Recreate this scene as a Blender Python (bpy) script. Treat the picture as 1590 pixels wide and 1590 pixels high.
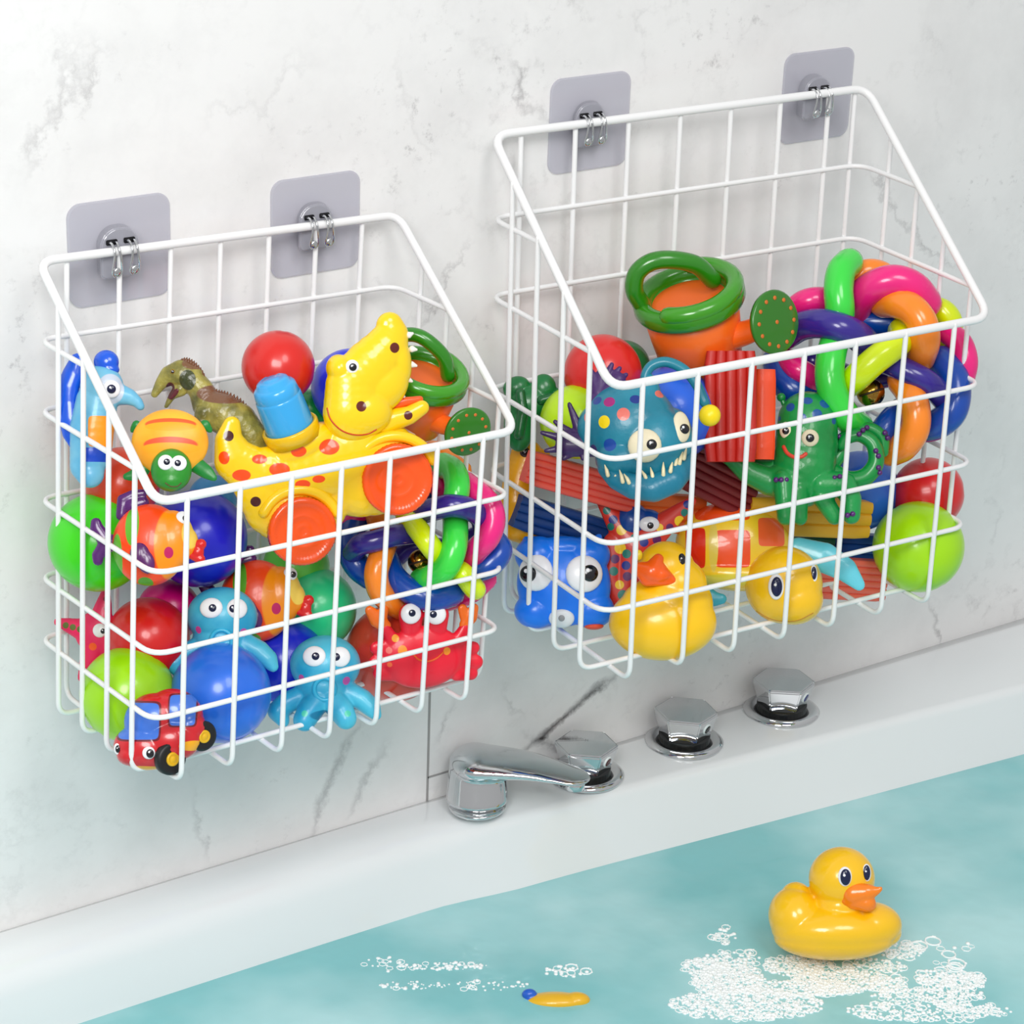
import bpy, bmesh, math, random
from mathutils import Vector, Matrix
from mathutils.bvhtree import BVHTree
random.seed(7)
for o in list(bpy.data.objects): bpy.data.objects.remove(o)
SC = bpy.context.scene
COL = SC.collection

# ------------------------------------------------------------------ camera
RR = [Vector((0.8146064273206765, -0.5787430801508877, 0.038377281628251395)),
      Vector((-0.20551822456334667, -0.34988274437455313, -0.9139717307232207)),
      Vector((0.5423823632273093, 0.7366400154527353, -0.40395898268706065))]   # right, down, forward
CP = Vector((-0.7765654049374063, -1.680439754156243, 0.5521549072251476))
FP, CX, CY = 3874.966, 818.3256, 882.0332
cd = bpy.data.cameras.new('camera'); cam = bpy.data.objects.new('camera', cd); COL.objects.link(cam)
cam.matrix_world = Matrix((( RR[0].x, -RR[1].x, -RR[2].x, CP.x), (RR[0].y, -RR[1].y, -RR[2].y, CP.y),
                           (RR[0].z, -RR[1].z, -RR[2].z, CP.z), (0, 0, 0, 1)))
cd.sensor_width = 36; cd.lens = FP/1590*36
cd.shift_x = (795-CX)/1590; cd.shift_y = (CY-795)/1590
cd.clip_start = .05; cd.clip_end = 50
SC.camera = cam

# ------------------------------------------------------------------ light and exposure
SC.view_settings.view_transform = 'Standard'; SC.view_settings.look = 'None'
SC.view_settings.gamma = 1; SC.view_settings.exposure = -0.08
wd = bpy.data.worlds.new('world'); SC.world = wd; wd.use_nodes = True
nt = wd.node_tree; bg = nt.nodes['Background']
tc = nt.nodes.new('ShaderNodeTexCoord'); sp = nt.nodes.new('ShaderNodeSeparateXYZ')
rp = nt.nodes.new('ShaderNodeValToRGB'); mr = nt.nodes.new('ShaderNodeMapRange')
mr.inputs[1].default_value = -1; mr.inputs[2].default_value = 1
nt.links.new(tc.outputs['Generated'], sp.inputs[0]); nt.links.new(sp.outputs[2], mr.inputs[0])
nt.links.new(mr.outputs[0], rp.inputs[0]); nt.links.new(rp.outputs[0], bg.inputs[0])
e = rp.color_ramp.elements
e[0].position = 0; e[0].color = (.42, .44, .44, 1); e[1].position = 1; e[1].color = (1, 1, 1, 1)
m_ = rp.color_ramp.elements.new(.5); m_.color = (.78, .78, .78, 1)
bg.inputs[1].default_value = 0.64

def area(name, loc, target, size, power, col=(1, 1, 1)):
    l = bpy.data.lights.new(name, 'AREA'); l.shape = 'DISK'; l.size = size; l.energy = power; l.color = col
    o = bpy.data.objects.new(name, l); COL.objects.link(o); o.location = loc
    o.rotation_euler = (Vector(target)-Vector(loc)).to_track_quat('-Z', 'Y').to_euler(); return o
area('added_key_left', (-.80, -1.3, .80), (.10, 0, -.30), .7, 17.5, (1, .995, .985))  # added key lamp, no fixture; makes the wall fall off to the right
area('added_fill_front', (.0, -2.0, 1.8), (.4, 0, -.2), 1.1, 23)  # added fill lamp high in front, no fixture; lifts the basket shadows

# ------------------------------------------------------------------ helpers
def ray(px, py): return RR[0]*((px-CX)/FP)+RR[1]*((py-CY)/FP)+RR[2]
def on_y(px, py, y=0.0): d = ray(px, py); return CP+d*((y-CP.y)/d.y)
def on_z(px, py, z): d = ray(px, py); return CP+d*((z-CP.z)/d.z)

def srgb(c):
    return tuple(((v/255)/12.92 if v/255 <= .04045 else ((v/255+.055)/1.055)**2.4) for v in c)+(1,)

_m = {}
def mat(col, rough=.3, metal=0, coat=0, alpha=1, sss=0, bump=0, key=None):
    k = (col, rough, metal, coat, alpha, sss, bump)
    if k in _m: return _m[k]
    m = bpy.data.materials.new('surface'); m.use_nodes = True
    b = m.node_tree.nodes['Principled BSDF']
    b.inputs['Base Color'].default_value = srgb(col); b.inputs['Roughness'].default_value = rough
    b.inputs['Metallic'].default_value = metal; b.inputs['Coat Weight'].default_value = coat
    b.inputs['Coat Roughness'].default_value = .1; b.inputs['Alpha'].default_value = alpha
    if bump:
        t = m.node_tree
        n = t.nodes.new('ShaderNodeTexNoise'); n.inputs['Scale'].default_value = 220; n.inputs['Detail'].default_value = 4
        q = t.nodes.new('ShaderNodeTexCoord'); t.links.new(q.outputs['Object'], n.inputs['Vector'])
        bm_ = t.nodes.new('ShaderNodeBump'); bm_.inputs['Strength'].default_value = bump; bm_.inputs['Distance'].default_value = .001
        t.links.new(n.outputs['Fac'], bm_.inputs['Height']); t.links.new(bm_.outputs[0], b.inputs['Normal'])
    _m[k] = m; return m

def pattern(col, spots, rough=.3, coat=0, bump=0, noise=None):
    """base colour + printed ellipsoidal patches, in the object's own coordinates: (centre, (rx,ry,rz), colour)"""
    m = bpy.data.materials.new('printed_surface'); m.use_nodes = True; t = m.node_tree
    b = t.nodes['Principled BSDF']; b.inputs['Roughness'].default_value = rough; b.inputs['Coat Weight'].default_value = coat
    q = t.nodes.new('ShaderNodeTexCoord'); cur = None
    if noise:
        n = t.nodes.new('ShaderNodeTexNoise'); n.inputs['Scale'].default_value = noise[1]; n.inputs['Detail'].default_value = 5
        t.links.new(q.outputs['Object'], n.inputs['Vector'])
        r = t.nodes.new('ShaderNodeValToRGB'); r.color_ramp.elements[0].position = .38; r.color_ramp.elements[1].position = .62
        r.color_ramp.elements[0].color = srgb(col); r.color_ramp.elements[1].color = srgb(noise[0])
        t.links.new(n.outputs['Fac'], r.inputs[0]); cur = r.outputs[0]
    for c, r3, sc in spots:
        a = t.nodes.new('ShaderNodeVectorMath'); a.operation = 'SUBTRACT'; a.inputs[1].default_value = c
        t.links.new(q.outputs['Object'], a.inputs[0])
        d = t.nodes.new('ShaderNodeVectorMath'); d.operation = 'MULTIPLY'; d.inputs[1].default_value = [1/v for v in r3]
        t.links.new(a.outputs[0], d.inputs[0])
        l = t.nodes.new('ShaderNodeVectorMath'); l.operation = 'LENGTH'
        if len(sc) > 3:      # patch with squared corners
            sc = sc[:3]; prev = d
            for _ in range(2):
                pw = t.nodes.new('ShaderNodeVectorMath'); pw.operation = 'MULTIPLY'
                t.links.new(prev.outputs[0], pw.inputs[0]); t.links.new(prev.outputs[0], pw.inputs[1]); prev = pw
            t.links.new(prev.outputs[0], l.inputs[0])
        else: t.links.new(d.outputs[0], l.inputs[0])
        w = t.nodes.new('ShaderNodeMapRange'); w.inputs[1].default_value = 1.04; w.inputs[2].default_value = .96
        t.links.new(l.outputs['Value'], w.inputs[0])
        x = t.nodes.new('ShaderNodeMix'); x.data_type = 'RGBA'
        t.links.new(w.outputs[0], x.inputs[0])
        if cur: t.links.new(cur, x.inputs[6])
        else: x.inputs[6].default_value = srgb(col)
        x.inputs[7].default_value = srgb(sc); cur = x.outputs[2]
    if cur: t.links.new(cur, b.inputs['Base Color'])
    else: b.inputs['Base Color'].default_value = srgb(col)
    if bump:
        n = t.nodes.new('ShaderNodeTexNoise'); n.inputs['Scale'].default_value = 260; n.inputs['Detail'].default_value = 4
        t.links.new(q.outputs['Object'], n.inputs['Vector'])
        bm_ = t.nodes.new('ShaderNodeBump'); bm_.inputs['Strength'].default_value = bump; bm_.inputs['Distance'].default_value = .001
        t.links.new(n.outputs['Fac'], bm_.inputs['Height']); t.links.new(bm_.outputs[0], b.inputs['Normal'])
    return m

def obj(name, me, m=None, parent=None, smooth=True):
    if isinstance(me, bmesh.types.BMesh):
        b = me; me = bpy.data.meshes.new(name); b.normal_update(); b.to_mesh(me); b.free()
    o = bpy.data.objects.new(name, me); COL.objects.link(o)
    if m: me.materials.clear(); me.materials.append(m)
    if smooth: me.polygons.foreach_set('use_smooth', [True]*len(me.polygons))
    if parent: o.parent = parent
    return o
def tag(o, label, cat, group=None, kind=None):
    if label: o['label'] = label
    if cat: o['category'] = cat
    if group: o['group'] = group
    if kind: o['kind'] = kind
    return o
def structure(o): o['kind'] = 'structure'; return o

_ico = {}
def ico(k):
    if k not in _ico:
        b = bmesh.new(); bmesh.ops.create_icosphere(b, subdivisions=k, radius=1); b.verts.ensure_lookup_table()
        _ico[k] = ([v.co.copy() for v in b.verts], [tuple(v.index for v in f.verts) for f in b.faces]); b.free()
    return _ico[k]
def add_ell(vs, fs, M, k=0):
    k = k or (4 if M.to_scale().length > .026 else 3)
    V, Fc = ico(k); n = len(vs); vs.extend(M@v for v in V); fs.extend(tuple(i+n for i in f) for f in Fc)
def remesh(vs, fs, vox, smooth):
    me = bpy.data.meshes.new('t'); me.from_pydata(vs, [], fs); me.update()
    o = bpy.data.objects.new('t', me); COL.objects.link(o)
    r = o.modifiers.new('r', 'REMESH'); r.mode = 'VOXEL'; r.voxel_size = vox; r.use_smooth_shade = True
    if smooth: s = o.modifiers.new('s', 'SMOOTH'); s.iterations = smooth; s.factor = .6
    dg = bpy.context.evaluated_depsgraph_get(); dg.update()
    out = bpy.data.meshes.new_from_object(o.evaluated_get(dg)); bpy.data.objects.remove(o); bpy.data.meshes.remove(me)
    return out

def tube(b, pts, rad, closed=False, seg=10, cap=True):
    """sweep a circle along pts into bmesh b; rad number or list; round ends"""
    pts = [Vector(p) for p in pts]; n = len(pts)
    rs = list(rad) if isinstance(rad, (list, tuple)) else [rad]*n
    if cap and not closed:
        def ends(p, q, r):
            d = (p-q).normalized(); return [(p+d*r*math.sin(a), r*math.cos(a)) for a in (math.radians(85), math.radians(60), math.radians(30))]
        h = ends(pts[0], pts[1], rs[0]); t_ = ends(pts[-1], pts[-2], rs[-1])
        pts = [x[0] for x in h]+pts+[x[0] for x in reversed(t_)]; rs = [x[1] for x in h]+rs+[x[1] for x in reversed(t_)]; n = len(pts)
    tan = []
    for i in range(n):
        a = pts[(i-1) % n] if (closed or i > 0) else pts[i]; c = pts[(i+1) % n] if (closed or i < n-1) else pts[i]
        d = (c-a); tan.append(d.normalized() if d.length > 1e-9 else Vector((0, 0, 1)))
    t0 = tan[0]; u = t0.orthogonal().normalized(); rings = []
    for i in range(n):
        t = tan[i]; u = (u-t*u.dot(t)); u = u.normalized() if u.length > 1e-6 else t.orthogonal().normalized()
        w = t.cross(u)
        rings.append([b.verts.new(pts[i]+(u*math.cos(2*math.pi*k/seg)+w*math.sin(2*math.pi*k/seg))*rs[i]) for k in range(seg)])
    if closed:   # least-twist match
        best = min(range(seg), key=lambda s: (rings[-1][0].co-rings[0][s].co).length)
    for i in range(n if closed else n-1):
        A = rings[i]; Bv = rings[(i+1) % n]
        sh = best if (closed and i == n-1) else 0
        for k in range(seg): b.faces.new((A[k], A[(k+1) % seg], Bv[(k+1+sh) % seg], Bv[(k+sh) % seg]))
    if not closed:
        b.faces.new(list(reversed(rings[0]))); b.faces.new(rings[-1])
    return b

def spline(pts, n=8, closed=False):
    """Catmull-Rom through tuples of any length"""
    P = [tuple(p) for p in pts]; N = len(P); out = []
    for i in range(N if closed else N-1):
        p1 = P[i]; p2 = P[(i+1) % N]
        p0 = P[(i-1) % N] if (closed or i > 0) else tuple(2*a-b_ for a, b_ in zip(p1, p2))
        p3 = P[(i+2) % N] if (closed or i < N-2) else tuple(2*a-b_ for a, b_ in zip(p2, p1))
        for k in range(n):
            t = k/n
            out.append(tuple(.5*(2*b_+(c-a)*t+(2*a-5*b_+4*c-d)*t*t+(3*b_-a-3*c+d)*t**3) for a, b_, c, d in zip(p0, p1, p2, p3)))
    if not closed: out.append(P[-1])
    return out

def round_path(pts, r, closed=False, n=6):
    pts = [Vector(p) for p in pts]; N = len(pts); out = []
    for i, p in enumerate(pts):
        if not closed and i in (0, N-1): out.append(p); continue
        a = pts[(i-1) % N]; c = pts[(i+1) % N]; d1 = (a-p); d2 = (c-p); L = min(r, d1.length*.45, d2.length*.45)
        s = p+d1.normalized()*L; e_ = p+d2.normalized()*L
        for k in range(n+1):
            t = k/n; out.append(s*(1-t)**2+p*2*t*(1-t)+e_*t*t)
    return out

def lathe(b, p0, axis, prof, seg=40, mod=None):
    """prof: [(distance along axis, radius)]"""
    a = Vector(axis).normalized(); u = a.orthogonal().normalized(); w = a.cross(u); rings = []
    for t, r in prof:
        ring = []
        for k in range(seg):
            an = 2*math.pi*k/seg; rr = r*(mod(an, t) if mod else 1)
            ring.append(b.verts.new(Vector(p0)+a*t+(u*math.cos(an)+w*math.sin(an))*max(rr, 1e-6)))
        rings.append(ring)
    for A, Bv in zip(rings, rings[1:]):
        for k in range(seg): b.faces.new((A[k], A[(k+1) % seg], Bv[(k+1) % seg], Bv[k]))
    b.faces.new(list(reversed(rings[0]))); b.faces.new(rings[-1])
    return b

class Toy:
    """a thing whose own upright frame turns towards 'out'; shapes are given in picture units and become real metres"""
    def __init__(s, name, label, cat, ref, y, w=0, group=None, base=None, z=None):
        tow = -RR[2]; o = (tow*(1-w)+Vector((0, -1, 0))*w).normalized()
        up = (-RR[1]*(1-w)+Vector((0, 0, 1))*w); up = (up-o*up.dot(o)).normalized(); rt = up.cross(o)
        s.o, s.up, s.rt = o, up, rt
        c = on_z(ref[0], ref[1], z) if z is not None else on_y(ref[0], ref[1], y)
        s.c = c; s.s = (c-CP).dot(RR[2])/FP
        s.F = Matrix((rt, up, o))
        s.b = c
        s.root = bpy.data.objects.new(name, None); COL.objects.link(s.root); s.root.empty_display_size = .02
        if base:  s.b = s.c+ (s.F.transposed()@s.loc(base[0], base[1], 0, s.c))
        M = Matrix((rt, up, o)).transposed().to_4x4(); M.translation = s.b; s.root.matrix_world = M
        tag(s.root, label, cat, group)
    def loc(s, px, py, z=0, origin=None):
        d = ray(px, py); q = s.c+s.o*(z*s.s); t = (q-CP).dot(s.o)/d.dot(s.o)
        return s.F@(CP+d*t-(origin if origin is not None else s.b))
    P = loc
    def blob(s, name, prims, m, vox=1.8, smooth=5, zf=1, parent=None, lab=None):
        vs, fs = [], []
        for p in prims:
            if p[0] == 'e':
                _, x, y, z, rx, ry, rz = p[:7]; rot = math.radians(p[7]) if len(p) > 7 else 0
                M = Matrix.Translation(s.P(x, y, z))@Matrix.Rotation(math.radians(p[8]) if len(p) > 8 else 0, 4, 'X')@Matrix.Rotation(rot, 4, 'Z')@Matrix.Diagonal((rx*s.s, ry*s.s, rz*s.s, 1))
                add_ell(vs, fs, M)
            else:
                zz = p[2] if len(p) > 2 else zf
                L = p[1]
                for (a, c) in zip(L, L[1:]):
                    dist = math.dist(a[:3], c[:3]); n = max(1, int(dist/(max(2.0, min(a[3], c[3])*.3))))
                    for k in range(n+1):
                        t = k/n; q = [u*(1-t)+v*t for u, v in zip(a, c)]
                        add_ell(vs, fs, Matrix.Translation(s.P(q[0], q[1], q[2]))@Matrix.Diagonal((q[3]*s.s, q[3]*s.s, q[3]*s.s*zz, 1)), 3 if q[3] > 11 else 2)
        me = remesh(vs, fs, vox*s.s, smooth)
        o = obj(name, me, m, parent or s.root)
        if lab: o['label'] = lab
        return o
    def tube(s, name, pts, m, parent=None, closed=False, seg=14, n=8, lab=None):
        q = spline(pts, n, closed); b = bmesh.new()
        tube(b, [s.P(*p[:3]) for p in q], [p[3]*s.s for p in q], closed, seg)
        o = obj(name, b, m, parent or s.root)
        if lab: o['label'] = lab
        return o
    def lathe(s, name, p0, axis, prof, m, parent=None, seg=40, mod=None, lab=None):
        b = bmesh.new(); lathe(b, s.P(*p0), axis, [(t*s.s, r*s.s) for t, r in prof], seg, mod)
        bmesh.ops.recalc_face_normals(b, faces=b.faces)
        o = obj(name, b, m, parent or s.root)
        if lab: o['label'] = lab
        return o
    def bvh(s, o):
        if not hasattr(s, '_b'): s._b = {}
        if o.name not in s._b:
            me = o.data; s._b[o.name] = BVHTree.FromPolygons([v.co for v in me.vertices], [tuple(p.vertices) for p in me.polygons])
        return s._b[o.name]
    def hit(s, o, px, py):
        a = s.P(px, py, 300); c = s.P(px, py, -300); d = (c-a).normalized()
        h, nrm, *_ = s.bvh(o).ray_cast(a, d)
        if h is None: h2, nrm, *_ = s.bvh(o).find_nearest(s.P(px, py, 0)); return h2, nrm
        return h, nrm
    def spots(s, o, L):
        out = []
        for q in L:
            px, py, rx = q[0], q[1], q[2]; ry = q[3] if len(q) == 5 else rx; c = q[-1]
            h, _ = s.hit(o, px, py); out.append((tuple(h), (rx*s.s, ry*s.s, max(rx, ry)*1.4*s.s), c))
        return out
    def dot(s, on, px, py, r, m, name, thick=.4, ry=None, parent=None, lift=0, follow=.6):
        h, nm = s.hit(on, px, py)
        d = (nm*follow+Vector((0, 0, 1))*(1-follow)).normalized()
        q = Vector((0, 0, 1)).rotation_difference(d).to_matrix().to_4x4()
        b = bmesh.new(); bmesh.ops.create_uvsphere(b, u_segments=24, v_segments=14, radius=1)
        b.transform(Matrix.Translation(h+d*lift*s.s)@q@Matrix.Diagonal((r*s.s, (ry or r)*s.s, min(r, ry or r)*thick*s.s, 1)))
        return obj(name, b, m, parent or s.root)
    def eye(s, on, px, py, r, pr, pdx=0, pdy=0, white=None, ry=None, dark=None, pry=None, glint=True):
        w = s.dot(on, px, py, r, white or WHITE_P, 'eye', .45, ry)
        p = s.dot(w, px+pdx, py+pdy, pr, dark or BLACK_P, 'pupil', .4, pry, parent=w)
        if glint:
            s.dot(p, px+pdx-pr*.25, py+pdy-pr*.35, pr*.26, WHITE_P, 'glint', .4, parent=w)
        return w
    def line(s, on, pts, r, m, name='mouth'):
        q = spline([(a, b_) for a, b_ in pts], 6); b = bmesh.new()
        tube(b, [s.hit(on, *p)[0] for p in q], r*s.s, False, 8)
        return obj(name, b, m, s.root)

WHITE_P = mat((245, 245, 248), .25); BLACK_P = mat((14, 14, 22), .15, coat=.5)
CREAM = mat((240, 228, 195), .4); WIRE = mat((242, 242, 242), .35, coat=.25)
CHROME = mat((212, 214, 216), .06, metal=1)

# ------------------------------------------------------------------ wall
ZT = -.5819
def wall_material():
    m = bpy.data.materials.new('marble'); m.use_nodes = True; t = m.node_tree; N = t.nodes; L = t.links
    b = N['Principled BSDF']; b.inputs['Roughness'].default_value = .32
    q = N.new('ShaderNodeTexCoord').outputs['Object']
    def noise(scale, det=6, rough=.6, vec=None):
        n = N.new('ShaderNodeTexNoise'); n.inputs['Scale'].default_value = scale; n.inputs['Detail'].default_value = det
        n.inputs['Roughness'].default_value = rough; L.new(vec or q, n.inputs['Vector']); return n.outputs['Fac']
    def rng(v, a, b_, c=0, d=1):
        r = N.new('ShaderNodeMapRange'); r.inputs[1].default_value = a; r.inputs[2].default_value = b_
        r.inputs[3].default_value = c; r.inputs[4].default_value = d; L.new(v, r.inputs[0]); return r.outputs[0]
    def math_(op, a, b_=None):
        n = N.new('ShaderNodeMath'); n.operation = op
        for i, v in enumerate((a, b_)):
            if v is None: continue
            if isinstance(v, (int, float)): n.inputs[i].default_value = v
            else: L.new(v, n.inputs[i])
        return n.outputs[0]
    sep = N.new('ShaderNodeSeparateXYZ'); L.new(q, sep.inputs[0]); X, Z = sep.outputs[0], sep.outputs[2]
    nA = noise(9, 8, .65); nB = noise(30, 6, .7)
    # broad clouds, then crackled veins where the clouds are dense
    cloud = rng(noise(3.2, 5, .55), .42, .68)
    vein = rng(math_('ABSOLUTE', math_('SUBTRACT', noise(6.5, 9, .62), .5)), .0, .022, 1, 0)
    vein = math_('MULTIPLY', vein, rng(nB, .45, .62)); vein = math_('MULTIPLY', vein, cloud)
    speck = math_('MULTIPLY', rng(noise(60, 8, .75), .56, .74), rng(noise(5, 5, .6), .52, .66))
    dark = math_('ADD', math_('MULTIPLY', vein, .13), math_('MULTIPLY', speck, .46))
    dark = math_('ADD', dark, math_('MULTIPLY', rng(nA, .45, .8), .10))
    # individual veins between two picture points
    def seg(p, r, wd, amt, jag=.02):
        nonlocal dark
        a = on_y(*p); c = on_y(*r); dx, dz = c.x-a.x, c.z-a.z; ln = math.hypot(dx, dz); ux, uz = dx/ln, dz/ln
        px_ = math_('SUBTRACT', X, a.x); pz_ = math_('SUBTRACT', Z, a.z)
        along = math_('ADD', math_('MULTIPLY', px_, ux), math_('MULTIPLY', pz_, uz))
        across = math_('SUBTRACT', math_('MULTIPLY', px_, uz), math_('MULTIPLY', pz_, ux))
        across = math_('ADD', across, math_('MULTIPLY', math_('SUBTRACT', nA, .5), jag*4))
        across = math_('ADD', across, math_('MULTIPLY', math_('SUBTRACT', nB, .5), jag))
        core = rng(math_('ABSOLUTE', across), 0, wd, 1, 0)
        core = math_('POWER', core, 1.3)
        ends = math_('MULTIPLY', rng(along, -.01, .02), rng(along, ln-.02, ln+.01, 1, 0))
        v = math_('MULTIPLY', math_('MULTIPLY', core, ends), rng(nB, .36, .55, .35, 1))
        dark = math_('ADD', dark, math_('MULTIPLY', v, amt))
    seg((955, 1050), (812, 1162), .0062, .85, .012)
    seg((812, 1150), (900, 1180), .006, .35, .02)
    seg((560, 1125), (480, 1300), .007, .28, .02)
    seg((600, 1150), (545, 1270), .006, .22, .02)
    seg((300, 1235), (330, 1330), .006, .2, .03)
    seg((700, 1090), (672, 1150), .0045, .25, .015)
    seg((770, 1080), (800, 1120), .004, .2, .02)
    seg((140, 60), (40, 270), .010, .18, .05)
    seg((795, 95), (850, 185), .007, .34, .03)
    seg((690, 240), (600, 90), .008, .08, .05)
    seg((1350, 260), (1480, 420), .007, .22, .04)
    seg((470, 90), (330, 200), .008, .08, .05)
    seg((1230, 90), (1270, 160), .006, .3, .03)
    seg((1440, 940), (1470, 1000), .005, .3, .02)
    seg((730, 380), (640, 500), .006, .2, .04)
    r = N.new('ShaderNodeValToRGB'); L.new(dark, r.inputs[0])
    r.color_ramp.elements[0].color = srgb((240, 239, 238)); r.color_ramp.elements[1].color = srgb((70, 66, 66))
    k = r.color_ramp.elements.new(.35); k.color = srgb((188, 186, 186))
    L.new(r.outputs[0], b.inputs['Base Color'])
    return m
def box(b, lo, hi):
    M = Matrix.Translation([(a+c)/2 for a, c in zip(lo, hi)])@Matrix.Diagonal([c-a for a, c in zip(lo, hi)]+[1])
    bmesh.ops.create_cube(b, size=1, matrix=M); return b
MARBLE = wall_material()
b = box(bmesh.new(), (-1.2, 0, -1.25), (2.6, .08, 1.2)); structure(obj('wall_back', b, MARBLE, smooth=False))
GROUT = mat((158, 156, 155), .7)
x0 = on_y(664, 1200).x
b = box(bmesh.new(), (x0-.0011, -.0006, -.70), (x0+.0011, .001, -.455)); structure(obj('trim_1', b, GROUT, smooth=False))
zz = on_y(664, 1207).z
b = box(bmesh.new(), (x0, -.0006, zz-.0009), (x0+.09, .001, zz+.0009)); structure(obj('trim_2', b, GROUT, smooth=False))

# ------------------------------------------------------------------ bathtub
def sm(t): t = max(0, min(1, t)); return t*t*(3-2*t)
def tub_profile(x):
    r = sm((x-.31)/.10)                         # 0 = rolled rim on the left, 1 = flat tap deck on the right
    edge = .030+.026*r+.095*(math.sqrt((x-.42)**2+.008)+(x-.42))/2
    P = [(.0, -.03), (.0, 0.)]
    for k in range(1, 9):
        t = k/8; P.append((edge*t, (1-r)*.004*math.sin(math.pi*.5*t)+r*.0015*math.sin(math.pi*t)))
    y0, h0 = P[-1]; rad = .034*(1-r)+.012*r; am = 74-4*r
    for k in range(1, 9):
        a = math.radians(am)*k/8; P.append((y0+rad*math.sin(a), h0-rad*(1-math.cos(a))))
    y1, h1 = P[-1]
    for t in (.03, .06, .1, .15, .2):
        P.append((y1+t*(.22+.24*sm((x+.1)/.9)), h1-t))
    y2, h2 = P[-1]
    for k in range(1, 7):
        a = math.radians(60)*(1-k/6); P.append((y2+.06*(math.sin(math.radians(60))-math.sin(a)), h2-.06*(math.cos(a)-math.cos(math.radians(60)))))
    yb = P[-1][0]; zb = P[-1][1]
    yf = .86
    P += [(yb+(yf-.14-yb)*.5, zb), (yf-.14, zb), (yf-.08, zb+.03), (yf-.04, zb+.15), (yf-.012, -.03), (yf, -.004), (yf+.02, 0), (yf+.06, 0), (yf+.08, -.02), (yf+.085, -.4)]
    return P
PORC = mat((234, 237, 238), .12, coat=.6)
b = bmesh.new(); rows = []
xs = [-.75+.025*i for i in range(int(2.75/.025)+1)]
for x in xs: rows.append([b.verts.new((x, -y, ZT+z)) for y, z in tub_profile(x)])
for A, Bv in zip(rows, rows[1:]):
    for k in range(len(A)-1): b.faces.new((A[k], Bv[k], Bv[k+1], A[k+1]))
b.faces.new([v for v in rows[0]]); b.faces.new([v for v in reversed(rows[-1])])
tub = obj('bathtub', b, PORC)
tag(tub, 'white glossy bathtub along the marble wall, filled with aqua water', 'bathtub')

WZ = ZT-.062
def water_material():
    m = bpy.data.materials.new('water'); m.use_nodes = True; t = m.node_tree; N = t.nodes; L = t.links
    p = N['Principled BSDF']; p.inputs['Roughness'].default_value = .06; p.inputs['IOR'].default_value = 1.33
    q = N.new('ShaderNodeTexCoord').outputs['Object']
    n = N.new('ShaderNodeTexNoise'); n.inputs['Scale'].default_value = 6; n.inputs['Detail'].default_value = 3; L.new(q, n.inputs['Vector'])
    r = N.new('ShaderNodeValToRGB'); r.color_ramp.elements[0].position = .35; r.color_ramp.elements[1].position = .65
    r.color_ramp.elements[0].color = srgb((138, 208, 211)); r.color_ramp.elements[1].color = srgb((190, 236, 238))
    L.new(n.outputs['Fac'], r.inputs[0]); L.new(r.outputs[0], p.inputs['Base Color'])
    w = N.new('ShaderNodeTexNoise'); w.inputs['Scale'].default_value = 14; w.inputs['Detail'].default_value = 3; L.new(q, w.inputs['Vector'])
    u = N.new('ShaderNodeBump'); u.inputs['Strength'].default_value = .35; u.inputs['Distance'].default_value = .012
    L.new(w.outputs['Fac'], u.inputs['Height']); L.new(u.outputs[0], p.inputs['Normal'])
    p.inputs['Alpha'].default_value = .86
    return m
b = bmesh.new(); rows = []
def inner_y(x, dz):
    P = tub_profile(x)
    for (ya, za), (yc, zc) in zip(P[10:], P[11:]):
        if za >= dz >= zc and zc < za: return ya+(yc-ya)*(za-dz)/(za-zc)
    return .12
for x in xs[1:-1]: rows.append([b.verts.new((x, -(inner_y(x, -.062)-.002)*(1-t)-.80*t, WZ)) for t in [k/12 for k in range(13)]])
for A, Bv in zip(rows, rows[1:]):
    for k in range(12): b.faces.new((A[k], Bv[k], Bv[k+1], A[k+1]))
water = tag(obj('bath_water', b, water_material()), 'pale aqua bath water filling the white tub', 'water', kind='stuff')

# ------------------------------------------------------------------ faucet and taps
def faucet():
    t = Toy('faucet', 'chrome spout faucet on the tub rim, left of the three taps', 'faucet', (745, 1258), 0, z=ZT+.004)
    A = []
    for k in range(15):                       # foot, slightly flared at the deck
        q = k/14; A.append(('e', 741, 1239-62*q, 0, 49-6*q, 15, 40-4*q, 0, 23.8))
    for k in range(27):                       # broad flat arm thinning to the lip
        q = k/26; A.append(('e', 742+138*q, 1184+20*q-6*math.sin(q*3.1), 24*q, 44-6*q, 24-17*q**.7, 50-8*q-10*q*q, -7, 23.8))
    t.blob('spout', A, CHROME, vox=1.4, smooth=26)
    b_ = bmesh.new()
    lathe(b_, t.P(741, 1252, 0), (0, 1, .45), [(0, .0262), (.002, .0265), (.003, .0255)], 40)
    obj('base_ring', b_, CHROME, t.root)
    b_ = bmesh.new(); lathe(b_, t.P(893, 1217, 20), (0, -1, -.45), [(-.004, .009), (.004, .009), (.004, .007), (.002, .007)], 24)
    obj('outlet', b_, CHROME, t.root)
faucet()
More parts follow.
